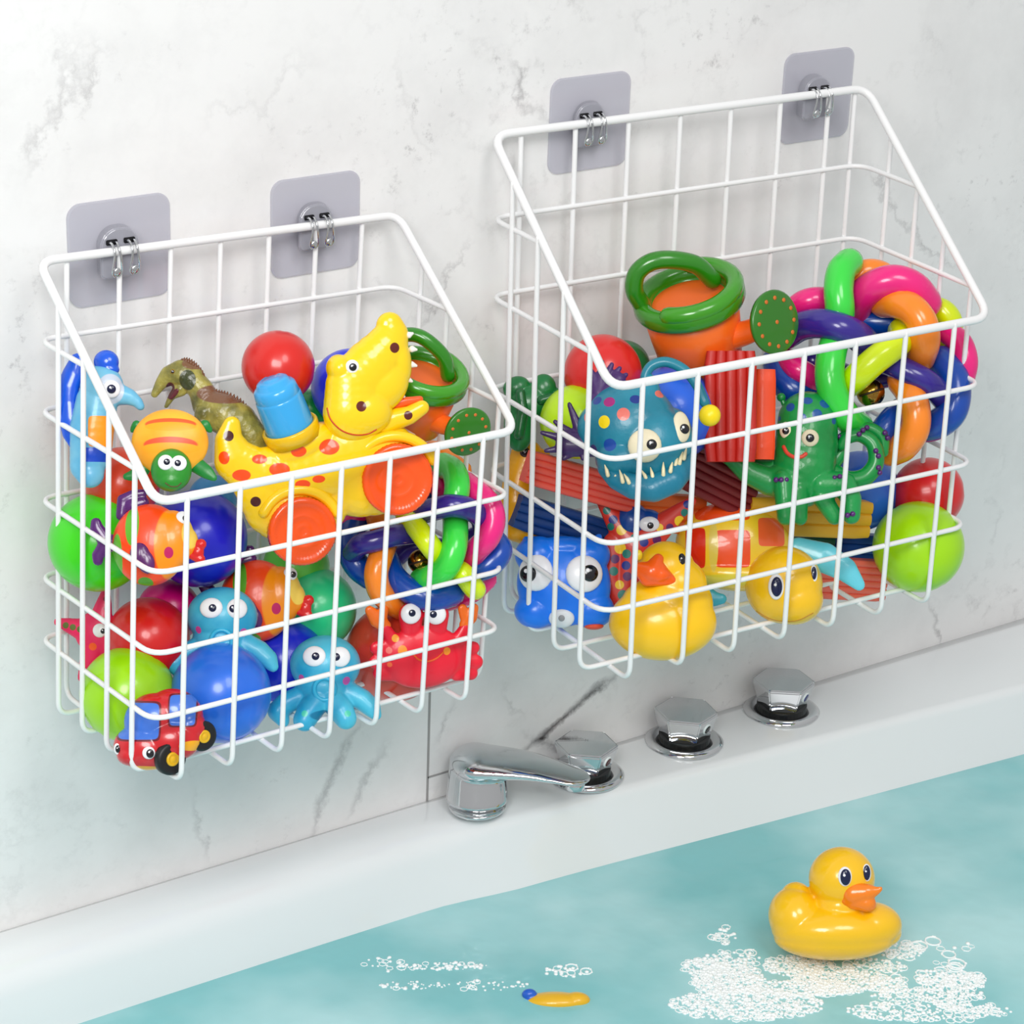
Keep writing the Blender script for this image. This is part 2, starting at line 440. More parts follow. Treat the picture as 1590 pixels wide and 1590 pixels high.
def tap(px, py, mark, label, rot, sc=1.0):
    c = on_z(px, py, ZT+.001)
    root = bpy.data.objects.new('bath_tap', None); COL.objects.link(root); root.location = c
    tag(root, label, 'tap', 'chrome taps on the tub deck')
    b_ = bmesh.new(); lathe(b_, (0, 0, 0), (0, 0, 1), [(0, .040*sc), (.002, .0405*sc), (.005, .036*sc), (.0055, .031*sc), (.003, .029*sc)], 48)
    obj('base_plate', b_, CHROME, root)
    b_ = bmesh.new(); lathe(b_, (0, 0, .003), (0, 0, 1), [(0, .0265*sc), (.006, .0265*sc)], 40); obj('collar', b_, mat((16, 18, 18), .3), root, smooth=False)
    b_ = bmesh.new(); n = 6
    prof = [(.007, .0235), (.0085, .0255), (.035, .0335), (.037, .0325)]
    rings = []
    for z, r in prof:
        rings.append([b_.verts.new((r*sc*math.cos(rot+2*math.pi*k/n), r*sc*math.sin(rot+2*math.pi*k/n), z*sc)) for k in range(n)])
    for A, Bv in zip(rings, rings[1:]):
        for k in range(n): b_.faces.new((A[k], A[(k+1) % n], Bv[(k+1) % n], Bv[k]))
    b_.faces.new(list(reversed(rings[0])))
    cv = b_.verts.new((0, 0, .0405*sc))
    for k in range(n): b_.faces.new((rings[-1][k], rings[-1][(k+1) % n], cv))
    bmesh.ops.bevel(b_, geom=[e_ for e_ in b_.edges], offset=.0012, segments=2, affect='EDGES')
    knob = obj('knob', b_, CHROME, root, smooth=False)
    a = rot+math.pi/n*(2*5+1)-0   # facet that faces the viewer's right
    best = max(range(n), key=lambda k: Vector((math.cos(rot+math.pi/n*(2*k+1)), math.sin(rot+math.pi/n*(2*k+1)), 0)).dot(Vector((.25, -1, 0))))
    a = rot+math.pi/n*(2*best+1); d = Vector((math.cos(a), math.sin(a), -.28)).normalized()
    pos = Vector((math.cos(a)*.0262*sc, math.sin(a)*.0262*sc, .024*sc))
    for r, m, nm, th in ((.0058, mat((235, 240, 240), .2), 'marker', .0008), (.0042, mat(mark, .2), 'marker', .0014)):
        b_ = bmesh.new(); lathe(b_, pos, d, [(-.001, r), (th, r), (th+.0003, r*.8)], 24); obj(nm, b_, m, root)
tap(908, 1203, (80, 22, 26), 'faceted chrome tap with a dark red mark, nearest the spout', .35, .92)
tap(1062, 1152, (20, 20, 20), 'faceted chrome tap with a black mark, middle of three', .30, .95)
tap(1213, 1104, (20, 40, 110), 'faceted chrome tap with a blue mark, farthest right', .38, .95)

# ------------------------------------------------------------------ baskets
def rodr(r):
    v = Vector(r); return Matrix.Rotation(v.length, 3, v.normalized())
def basket(name, label, o, rot, sp_, gl, gr, D, h, extra):
    root = bpy.data.objects.new(name, None); COL.objects.link(root)
    M = rodr(rot).to_4x4(); M.translation = Vector(o); root.matrix_world = M
    tag(root, label, 'basket', 'white wire baskets on the wall')
    top, r1, r2, ft, A_, B_, C_, bot = h; W0, W1 = -gl, 6*sp_+gr
    k = sp_/.045
    rw, rr, rf = .0021*k**.5, .0021*k**.5, .0034*k**.5
    def W(nm, pts, r, closed=False):
        b_ = bmesh.new(); tube(b_, pts, r, closed, 12); return obj(nm, b_, WIRE, root)
    def sd(z): return D*(z-top)/(ft-top)
    W('top_frame', round_path([(W0, 0, top), (W1, 0, top), (W1, -D, ft), (W0, -D, ft)], .014*k, True), rf, True)
    for z in (r1, r2):
        d = sd(z); W('ring_wire', round_path([(W0, -d, z), (W0, 0, z), (W1, 0, z), (W1, -d, z)], .016*k), rr)
    for z in (A_, B_, C_):
        W('ring_wire', round_path([(W0, 0, z), (W1, 0, z), (W1, -D, z), (W0, -D, z)], .016*k, True), rr, True)
    q = .002
    for i in range(7):
        x = i*sp_
        W('upright_wire', round_path([(x, q, top), (x, q, bot), (x, -D-q, bot), (x, -D-q, ft)], .012*k), rw)
    for d in (1, 2, 3, 4):
        y = D*(d/4.6-.02); zt_ = top+(ft-top)*y/D
        W('side_wire', round_path([(W0-q, -y, zt_), (W0-q, -y, bot+.0035), (W1+q, -y, bot+.0035), (W1+q, -y, zt_)], .012*k), rw)
    if extra: W('upright_wire', [(6.55*sp_, q, top), (6.55*sp_, q, bot)], rw)
    return root
basket('wire_basket', 'lower left white wire basket crammed with bath toys', (0, -.034, 0), (0.0029, 0.0397, 0.0612), .045, .0249, .0343, .1695,
       (0, -.0604, -.1161, -.1329, -.188, -.2524, -.3053, -.3619), False)
basket('wire_basket', 'upper right white wire basket above the taps, full of toys', (.4267, -.014, .0429), (-0.0029, -0.0156, -0.0774), .0537, .029, .0407, .1934,
       (0, -.0709, -.1395, -.1602, -.2227, -.2971, -.3579, -.4267), True)

# ------------------------------------------------------------------ adhesive hooks
def plate_mat():
    m = mat((212, 211, 222), .12, coat=.4, alpha=.5); return m
def hook(px, py, w, hgt, ybar, label):
    """plate on the wall, a clear boss reaching forward to the bar, two sprung prongs closing over the bar at y = ybar"""
    c = on_y(px, py, 0); root = bpy.data.objects.new('adhesive_hook', None); COL.objects.link(root); root.location = (c.x, 0, c.z)
    tag(root, label, 'hook', 'clear adhesive hooks holding the baskets')
    def plate(nm, hw, hh, r, y0, y1, m, c0=(0, 0), c1=(0, 0), arch=False, grow=1):
        P = []
        for sx, sz, a0 in ((1, 1, 0), (-1, 1, 90), (-1, -1, 180), (1, -1, 270)):
            rr = r*(1.9 if (arch and sz > 0) else (.5 if arch else 1))
            for k in range(9):
                q = k/8*90; a = math.radians(q if sx*sz > 0 else 90-q)
                P.append((sx*(hw-rr+rr*math.cos(a)), sz*(hh-rr+rr*math.sin(a))))
        b_ = bmesh.new(); lo = [b_.verts.new((x*grow+c0[0], y0, z*grow+c0[1])) for x, z in P]; hi = [b_.verts.new((x+c1[0], y1, z+c1[1])) for x, z in P]
        mid = [b_.verts.new((x*.97+c1[0], y1-.0004, c1[1]+z*.97)) for x, z in P]
        n = len(P)
        for k in range(n):
            b_.faces.new((lo[k], lo[(k+1) % n], hi[(k+1) % n], hi[k])); b_.faces.new((hi[k], hi[(k+1) % n], mid[(k+1) % n], mid[k]))
        b_.faces.new(mid); b_.faces.new(list(reversed(lo))); bmesh.ops.recalc_face_normals(b_, faces=b_.faces)
        return obj(nm, b_, m, root, smooth=False)
    pl = plate('adhesive_plate', w/2, hgt/2, w*.13, -.0003, -.0016, plate_mat()); pl['label'] = 'clear lavender tinted plate'
    s = w/.08
    yf = ybar+.0055; f = on_y(px+1, py+4, yf); ox, oz = f.x-c.x, f.z-c.z
    plate('clip_base', .0150*s, .0180*s, .007*s, -.0016, yf, mat((190, 190, 200), .12, coat=.5, alpha=.42), (ox*.3, oz*.3), (ox, oz), True, 1.0)
    plate('clip_face', .0142*s, .0172*s, .007*s, yf-.0001, yf-.0008, mat((168, 168, 178), .12, coat=.6, alpha=.8), (ox, oz), (ox, oz), True, 1.0)
    for sx in (-1, 1):
        x = ox+sx*.0068*s; zt_ = oz+.0085*s
        b_ = bmesh.new(); box(b_, (x-.0042*s, yf-.0030, zt_-.0016*s), (x+.0042*s, yf-.0006, zt_+.0020*s)); bmesh.ops.bevel(b_, geom=list(b_.edges), offset=.0005, segments=2, affect='EDGES')
        obj('hinge', b_, mat((24, 24, 28), .25, metal=.5), root)
        b_ = bmesh.new(); yr = ybar-.0052
        for dx in (-1, 1):
            pts = [(x+dx*.0024*s, yf-.002, zt_), (x+dx*.0020*s, (yf+yr)/2-.001, zt_+.0004), (x+dx*.0019*s, yr, zt_-.004*s), (x+dx*.0026*s, yr-.0006, zt_-.011*s), (x+dx*.0036*s, yr+.0008, zt_-.019*s), (x+dx*.0016*s, yr+.002, zt_-.0225*s)]
            tube(b_, [Vector(p) for p in spline(pts, 5)], .0009*s, False, 8)
        obj('prong', b_, CHROME, root)
        b_ = bmesh.new(); bmesh.ops.create_uvsphere(b_, u_segments=16, v_segments=10, radius=1)
        b_.transform(Matrix.Translation((x, yr+.0012, zt_-.0195*s))@Matrix.Diagonal((.0030*s, .0016*s, .0034*s, 1))); obj('prong_tip', b_, CHROME, root)
hook(185, 388, .0870, .0820, -.031, 'square clear adhesive hook at the lower basket, left of its two')
hook(489, 348, .0830, .0810, -.0205, 'square clear adhesive hook at the lower basket, right of its two')
hook(914, 190, .0850, .0825, -.018, 'square clear adhesive hook at the upper basket, left of its two')
hook(1267, 148, .0840, .0830, -.037, 'square clear adhesive hook at the upper basket, right of its two')

#@@TOYS
# ------------------------------------------------------------------ balls
def ball(px, py, r, y, col, label, group, name='play_ball', rough=.28):
    t = Toy(name, label, 'ball', (px, py), y, group=group)
    b_ = bmesh.new(); bmesh.ops.create_uvsphere(b_, u_segments=48, v_segments=32, radius=1)
    rot = Matrix.Rotation(random.uniform(0, 6), 3, 'X')@Matrix.Rotation(random.uniform(0, 6), 3, 'Y')
    for v in b_.verts:
        if abs(v.co.z) < .04: v.co *= .990        # moulding seam
        if v.co.z > .985: v.co *= .985            # valve dimple
        v.co = rot@v.co*r*t.s
    m = mat(col, rough, coat=.25)
    # one mesh is the whole ball: replace the empty by it
    me = bpy.data.meshes.new(name); b_.to_mesh(me); b_.free(); me.polygons.foreach_set('use_smooth', [True]*len(me.polygons)); me.materials.append(m)
    o = bpy.data.objects.new(name, me); COL.objects.link(o); o.matrix_world = t.root.matrix_world.copy()
    lab = t.root['label']; bpy.data.objects.remove(t.root); tag(o, lab, 'ball', group); return o
GL, GR_ = 'plastic balls in the lower basket', 'plastic balls in the upper basket'
ball(198, 1078, 74, -.108, (160, 222, 8), 'lime green ball behind the red toy car', GL)
ball(343, 1076, 78, -.146, (40, 112, 228), 'blue ball in front, right of the red toy car', GL)
ball(612, 1014, 76, -.118, (222, 66, 46), 'orange-red ball behind the red crab', GL)
ball(230, 992, 65, -.085, (216, 22, 20), 'red ball above the lime ball, beside the pink starfish', GL)
ball(262, 950, 50, -.056, (222, 0, 122), 'magenta ball under the left clownfish', GL)
ball(308, 836, 76, -.068, (24, 28, 205), 'dark blue ball behind the left clownfish mouth', GL)
ball(152, 842, 77, -.072, (62, 214, 12), 'bright green ball at the left side of the lower basket', GL)
ball(440, 1030, 69, -.098, (22, 42, 200), 'deep blue ball low between the two octopuses', GL)
ball(490, 945, 64, -.078, (48, 214, 140), 'mint green ball right of the second clownfish', GL)
ball(460, 880, 52, -.052, (110, 226, 78), 'light green ball peeking under the crocodile rear wheel', GL)
ball(545, 603, 62, -.103, (32, 52, 224), 'blue ball behind the crocodile head', GL)
ball(432, 570, 57, -.098, (214, 34, 26), 'red ball behind the light blue cup on the crocodile', GL)
ball(190, 752, 58, -.062, (232, 66, 24), 'orange-red ball between the seahorse and the turtle', GL)
ball(478, 640, 36, -.075, (14, 152, 62), 'small green ball beside the light blue cup', GL)
ball(330, 775, 38, -.045, (60, 160, 225), 'small sky blue ball below the green and orange turtle', GL)
ball(936, 580, 61, -.070, (230, 40, 38), 'red ball behind the corner of the upper basket rim', GR_)
ball(968, 570, 42, -.046, (30, 130, 70), 'green ball showing only behind the red ball at the rim', GR_)
ball(896, 655, 58, -.080, (190, 232, 10), 'lime ball behind the purple tail of the fanged fish', GR_)
ball(1042, 643, 74, -.110, (34, 104, 232), 'blue ball behind the fanged fish', GR_)
ball(1335, 762, 62, -.124, (44, 112, 226), 'blue ball right of the green octopus legs', GR_)
ball(1441, 766, 56, -.168, (222, 32, 34), 'red ball in the right corner of the upper basket', GR_)
ball(1426, 849, 71, -.198, (168, 226, 8), 'lime ball at the lower right of the upper basket', GR_)

# ------------------------------------------------------------------ octopuses
TEAL = (44, 168, 206)
def octopus(dx, dy, y, label, sc=1.0):
    t = Toy('toy_octopus', label, 'toy octopus', (500+dx, 1062+dy), y, group='blue octopus squirters')
    D = lambda *a: (a[0]+dx, a[1]+dy)+tuple(a[2:])
    hd = t.blob('body', [('e', *D(505, 1032), 0, 55, 46, 42), ('e', *D(503, 1065), 0, 44, 34, 36),
        ('c', [D(475, 1078, 5, 18), D(444, 1092, 8, 17), D(432, 1104, 14, 17), D(440, 1120, 18, 10)]),
        ('c', [D(495, 1085, 18, 20), D(480, 1106, 26, 20), D(473, 1118, 30, 18)]),
        ('c', [D(515, 1085, 18, 20), D(530, 1104, 26, 20), D(537, 1116, 30, 17)]),
        ('c', [D(540, 1075, 5, 18), D(562, 1086, 6, 17), D(576, 1098, 8, 15), D(584, 1110, 12, 9)])], None, smooth=5)
    L = t.spots(hd, [D(468, 1053, 5, 6, (200, 70, 150)), D(538, 1057, 6, 7, (205, 80, 165)), D(473, 1108, 5, (70, 200, 170)), D(540, 1108, 5, (70, 200, 170)),
                     D(505, 1118, 28, 10, (10, 120, 160))])
    hd.data.materials.clear(); hd.data.materials.append(pattern((36, 160, 202), L, .38, noise=((78, 190, 218), 30), coat=.15))
    t.eye(hd, *D(488, 1019), 18, 6, 2, 0, ry=16, dark=mat((14, 22, 60), .2)); t.eye(hd, *D(528, 1020), 16, 6, -6, 0, ry=16, dark=mat((14, 22, 60), .2))
    h, nm = t.hit(hd, *D(504, 1070)); b_ = bmesh.new(); R_ = 16*t.s; q = Vector((0, 0, 1)).rotation_difference((nm+Vector((0, 0, 1))).normalized())
    tube(b_, [h+q@Vector((R_*math.cos(a), R_*1.05*math.sin(a), 0)) for a in [k*math.pi/12 for k in range(24)]], 3.6*t.s, True, 8)
    obj('mouth', b_, mat((50, 176, 214), .3), t.root)
    return t
octopus(0, 0, -.150, 'blue toy octopus sitting low on the basket floor, left of the crab')
octopus(-160, -75, -.117, 'blue toy octopus behind the blue ball, beside the clownfish')

# ------------------------------------------------------------------ clownfish
def clownfish(dx, dy, y, label):
    t = Toy('toy_fish', label, 'toy fish', (235+dx, 848+dy), y, group='orange striped fish squirters')
    D = lambda *a: (a[0]+dx, a[1]+dy)+tuple(a[2:])
    bd = t.blob('body', [('e', *D(232, 846), 0, 58, 64, 34), ('e', *D(268, 838), 0, 34, 46, 28), ('e', *D(290, 842), 0, 18, 24, 18)], None, smooth=5)
    L = t.spots(bd, [D(270, 846, 30, 62, (255, 148, 6)), D(205, 815, 11, 32, (96, 178, 34)), D(182, 865, 9, 36, (96, 178, 34)), D(226, 905, 12, 10, (90, 160, 30)),
                     D(296, 828, 13, 24, (252, 214, 90)), D(262, 858, 7, 9, (196, 24, 96))])
    bd.data.materials.clear(); bd.data.materials.append(pattern((252, 72, 14), L, .32, coat=.2))
    PUR = mat((84, 22, 108), .25, coat=.4)
    t.blob('tail_fin', [('c', [D(182, 846, 0, 14), D(162, 838, 0, 12), D(150, 820, 0, 11), D(149, 812, 0, 9)]), ('c', [D(165, 845, 0, 12), D(152, 862, 0, 10), D(152, 870, 0, 9)])], PUR, zf=.6)
    t.blob('top_fin', [('c', [D(188, 800, 0, 9), D(190, 776, 0, 9), D(206, 768, 0, 8), D(222, 766, 0, 7)]), ('c', [D(205, 785, 0, 12), D(222, 780, 0, 10)])], PUR, zf=.6)
    h, _ = t.hit(bd, *D(217, 864)); z = h.z/t.s
    t.blob('side_fin', [('e', *D(217, 862), z, 16, 20, 8), ('e', *D(226, 872), z+2, 14, 20, 6, 20)], mat((92, 26, 104), .25, coat=.4), smooth=2)
    t.blob('lips', [('c', [D(298, 848, 2, 7), D(312, 845, 3, 9)], .9), ('c', [D(298, 862, 2, 7), D(311, 868, 3, 8)], .9), ('e', *D(307, 857), 2, 10, 12, 9)], mat((222, 26, 24), .28, coat=.4), vox=1.5, smooth=2)
    t.eye(bd, *D(284, 804), 11, 5, 4, 1, dark=BLACK_P)
clownfish(0, 0, -.142, 'orange and green striped clownfish toy under the rim corner')
clownfish(167, 87, -.096, 'orange striped clownfish toy in front of the mint ball')

# ------------------------------------------------------------------ crab
def crab():
    t = Toy('toy_crab', 'red toy crab with bulging eyes at the right of the lower basket', 'toy crab', (660, 1010), -.164, w=.5)
    RED = (238, 26, 52); P = [('e', 657, 1020, 0, 68, 50, 20)]
    P += [('c', [(638, 990, 0, 14), (638, 955, 4, 20)], .7), ('c', [(678, 990, 0, 14), (678, 955, 4, 20)], .7)]
    P += [('c', [(610, 995, 0, 12), (598, 975, 0, 9)], .8), ('c', [(712, 992, 0, 12), (722, 974, 0, 9)], .8)]
    for x, y, r in ((584, 1006, 11), (582, 1028, 11), (590, 1046, 12), (735, 1006, 11), (739, 1028, 12), (732, 1046, 11)): P.append(('c', [(x*.7+657*.3, y, 0, 12), (x, y, 0, r)], .6))
    bd = t.blob('body', P, None, vox=1.9, smooth=4)
    L = t.spots(bd, [(614, 991, 6, (250, 170, 60)), (625, 1010, 7, 8, (252, 150, 30)), (694, 1011, 6, (252, 150, 30)), (604, 1010, 5, (250, 120, 110)), (605, 1032, 4, (255, 110, 60))])
    bd.data.materials.clear(); bd.data.materials.append(pattern(RED, L, .35, coat=.2))
    OR = mat((246, 112, 18), .3, coat=.3)
    t.blob('claw', [('c', [(598, 972, 0, 10), (586, 962, 0, 13), (574, 948, 0, 8)]), ('c', [(592, 960, 0, 10), (596, 946, 0, 8)])], OR, zf=.6, smooth=2)
    t.blob('claw', [('c', [(722, 970, 0, 10), (730, 958, 0, 12), (736, 944, 0, 8)]), ('c', [(722, 958, 0, 9), (718, 945, 0, 8)])], OR, zf=.6, smooth=2)
    t.eye(bd, 638, 953, 16, 5.5, 2, -1, dark=mat((16, 26, 60), .2)); t.eye(bd, 677, 954, 16, 5.5, -4, 0, dark=mat((16, 26, 60), .2))
    t.line(bd, [(640, 1014), (650, 1024), (664, 1027), (678, 1022), (688, 1013)], 1.6, mat((250, 96, 30), .3), 'mouth')
crab()

# ------------------------------------------------------------------ pink starfish
def pinkstar():
    t = Toy('toy_starfish', 'pink starfish toy at the left wires of the lower basket', 'toy starfish', (148, 985), -.060)
    c = (152, 985, 0, 24)
    bd = t.blob('body', [('c', [c, (166, 912, 0, 6)], .6), ('c', [c, (90, 966, 0, 7)], .6), ('c', [c, (128, 1052, 0, 8)], .6), ('c', [c, (212, 960, 0, 7)], .6), ('c', [c, (198, 1040, 0, 9)], .6),
        ('e', 152, 982, 0, 36, 34, 15)], None, smooth=3)
    L = t.spots(bd, [(144, 1004, 6, (250, 90, 20)), (102, 971, 5, (96, 110, 40)), (113, 974, 5, (96, 110, 40)), (124, 977, 5, (96, 110, 40)), (164, 930, 4, (150, 40, 60)), (165, 945, 4, (150, 40, 60))])
    bd.data.materials.clear(); bd.data.materials.append(pattern((236, 28, 92), L, .4, coat=.15))
    t.eye(bd, 155, 979, 11, 4, 5, 1)
pinkstar()

# ------------------------------------------------------------------ toy car
def car():
    t = Toy('toy_car', 'small red toy car with blue windows and eyes, front corner of the lower basket', 'toy car', (250, 1135), -.174)
    bd = t.blob('body', [('e', 226, 1160, 0, 50, 36, 34, -6), ('e', 262, 1148, 0, 50, 36, 33), ('e', 290, 1128, -4, 30, 32, 26), ('e', 238, 1118, -2, 46, 42, 31, 20),
        ('e', 270, 1106, -6, 44, 37, 29, -10), ('e', 292, 1112, -8, 24, 30, 22), ('e', 205, 1172, 6, 24, 18, 26)], None, smooth=6)
    B_ = (64, 118, 216, 1); K_ = (110, 14, 30, 1)
    L = t.spots(bd, [(214, 1120, 36, 31, K_), (214, 1120, 33, 28, B_), (283, 1103, 22, 26, K_), (283, 1103, 19.5, 23.5, B_), (222, 1197, 46, 8, (246, 172, 20)), (300, 1158, 22, 8, (246, 172, 20))])
    bd.data.materials.clear(); bd.data.materials.append(pattern((206, 26, 36), L, .25, coat=.4))
    RUB = mat((20, 20, 22), .45); YEL = mat((228, 178, 24), .35)
    ax = Vector((.62, -.12, .72))
    for x, y, z, r in ((264, 1176, 14, 26), (313, 1141, -10, 24)):
        w = t.lathe('wheel', (x-4, y, z), ax, [(-2, r*.6), (0, r*.92), (3, r), (12, r), (15, r*.93), (16, r*.75), (14.5, r*.6), (15, r*.45)], RUB, seg=48, mod=lambda a, q: 1+.012*math.sin(24*a))
        h = t.lathe('hub', (x-4, y, z), ax, [(12, r*.45), (17, r*.42), (18, r*.3), (16.5, r*.26), (18.5, r*.18), (19, r*.04)], YEL, parent=w)
    t.eye(bd, 231, 1169, 10, 6, 2, 1, pry=7); t.eye(bd, 182, 1163, 6, 4, 1, 0, ry=9, pry=6)
car()

# ------------------------------------------------------------------ seahorse
def seahorse():
    t = Toy('toy_seahorse', 'blue toy seahorse with an orange belly at the back left of the lower basket', 'toy seahorse', (150, 665), -.088)
    bd = t.blob('body', [('e', 158, 602, 0, 34, 36, 28), ('c', [(182, 612, 0, 18), (200, 616, 0, 13), (213, 624, 0, 9), (218, 631, 0, 7)]),
        ('c', [(150, 625, 0, 33), (143, 665, 0, 35), (141, 700, 0, 33), (136, 722, 0, 28), (140, 736, 4, 22)], .8)], None, smooth=5)
    L = t.spots(bd, [(162, 670, 24, 24, (255, 152, 8, 1)), (152, 706, 26, 11, (8, 70, 196, 1)), (172, 604, 20, 24, (196, 208, 224))])
    bd.data.materials.clear(); bd.data.materials.append(pattern((92, 176, 216), L, .35, coat=.2, noise=((120, 192, 220), 40)))
    DB = mat((8, 86, 214), .22, coat=.5)
    t.blob('crest', [('e', 165, 562, 0, 20, 19, 15), ('e', 168, 574, 0, 18, 10, 14)], DB, smooth=3)
    t.blob('back_fin', [('c', [(120, 560, -6, 12), (113, 582, -6, 17), (106, 600, -6, 18), (106, 625, -6, 15), (108, 650, -6, 17), (110, 672, -6, 14), (113, 692, -6, 6)])], DB, zf=.6, smooth=3)
    t.eye(bd, 173, 604, 14, 7, 0, 0, dark=mat((16, 22, 60), .15))
seahorse()

# ------------------------------------------------------------------ turtle with orange shell
def turtle_a():
    t = Toy('toy_turtle', 'green toy turtle with a striped orange shell above the rim corner', 'toy turtle', (265, 705), -.134)
    sh = t.blob('shell', [('e', 264, 687, 0, 60, 52, 26)], None, smooth=3)
    L = t.spots(sh, [(264, 658, 40, 9, (250, 92, 36)), (264, 662, 40, 7, (255, 168, 24)), (264, 690, 42, 12, (250, 84, 44)), (264, 696, 46, 9, (255, 168, 24))])
    sh.data.materials.clear(); sh.data.materials.append(pattern((255, 166, 30), L, .4, noise=((255, 186, 50), 30)))
    G = mat((38, 140, 38), .38, coat=.15)
    hd = t.blob('head', [('e', 266, 730, 24, 32, 34, 22), ('e', 266, 745, 26, 24, 18, 20)], G, smooth=3)
    t.eye(hd, 257, 718, 12, 5, 2, -1, dark=mat((12, 16, 40), .2)); t.eye(hd, 278, 719, 12, 5, -2, 0, dark=mat((12, 16, 40), .2))
    t.line(hd, [(257, 750), (265, 755), (275, 755), (281, 750)], 1, mat((90, 60, 20), .4), 'mouth')
    for L_ in ([(305, 722, 0, 13), (322, 734, 4, 11), (332, 742, 6, 6)], [(222, 728, 0, 12), (208, 738, 4, 10), (196, 740, 6, 6)], [(318, 660, -6, 9), (326, 668, -8, 5)], [(212, 660, -6, 8), (206, 668, -8, 5)]):
        t.blob('flipper', [('c', L_, .5)], mat((24, 128, 50), .35), smooth=2)
turtle_a()

# ------------------------------------------------------------------ dinosaur
def dino():
    t = Toy('toy_dinosaur', 'olive toy dinosaur with open jaws and a ridged back', 'toy dinosaur', (320, 630), -.076)
    bd = t.blob('body', [('c', [(240, 612, 0, 6), (251, 594, 0, 10), (264, 583, 0, 16), (282, 580, 0, 22), (298, 586, 0, 20)], .75),
        ('c', [(258, 631, 0, 3.5), (267, 615, 0, 6), (280, 604, 0, 12)], .8),
        ('c', [(296, 588, 0, 20), (312, 605, 0, 20), (322, 628, 0, 24), (345, 642, 0, 32), (368, 656, 0, 32), (388, 676, 0, 26), (396, 700, 0, 18)], .85),
        ('c', [(318, 640, 10, 16), (310, 670, 12, 10), (312, 690, 14, 9)])], None, vox=1.5, smooth=2)
    L = t.spots(bd, [(350, 612, 44, 16, (120, 82, 56)), (302, 566, 20, 9, (122, 84, 52)), (291, 590, 13, 16, (60, 66, 30)), (264, 606, 8, 14, (84, 40, 40))])
    bd.data.materials.clear(); bd.data.materials.append(pattern((92, 90, 38), L, .3, coat=.3, bump=.9, noise=((168, 158, 74), 55)))
    b_ = bmesh.new(); pts = spline([(270, 567), (285, 557), (300, 562), (313, 577), (322, 597), (335, 606), (352, 610), (372, 620), (388, 638)], 4)
    for i, (x, y) in enumerate(pts):
        for z in (-3, 4):
            p = t.P(x, y+4, z)
            tube(b_, [p, p+Vector((.0008, .0028, 0))], [.0018, .0004], False, 6)
    obj('crest', b_, mat((116, 74, 48), .45), t.root)
    t.eye(bd, 268, 577, 4, 2.6, 0, 0, white=mat((150, 120, 30), .3))
    t.blob('tongue', [('c', [(266, 618, 4, 3), (276, 606, 5, 5)])], mat((96, 36, 44), .35), vox=1.2, smooth=1)
dino()

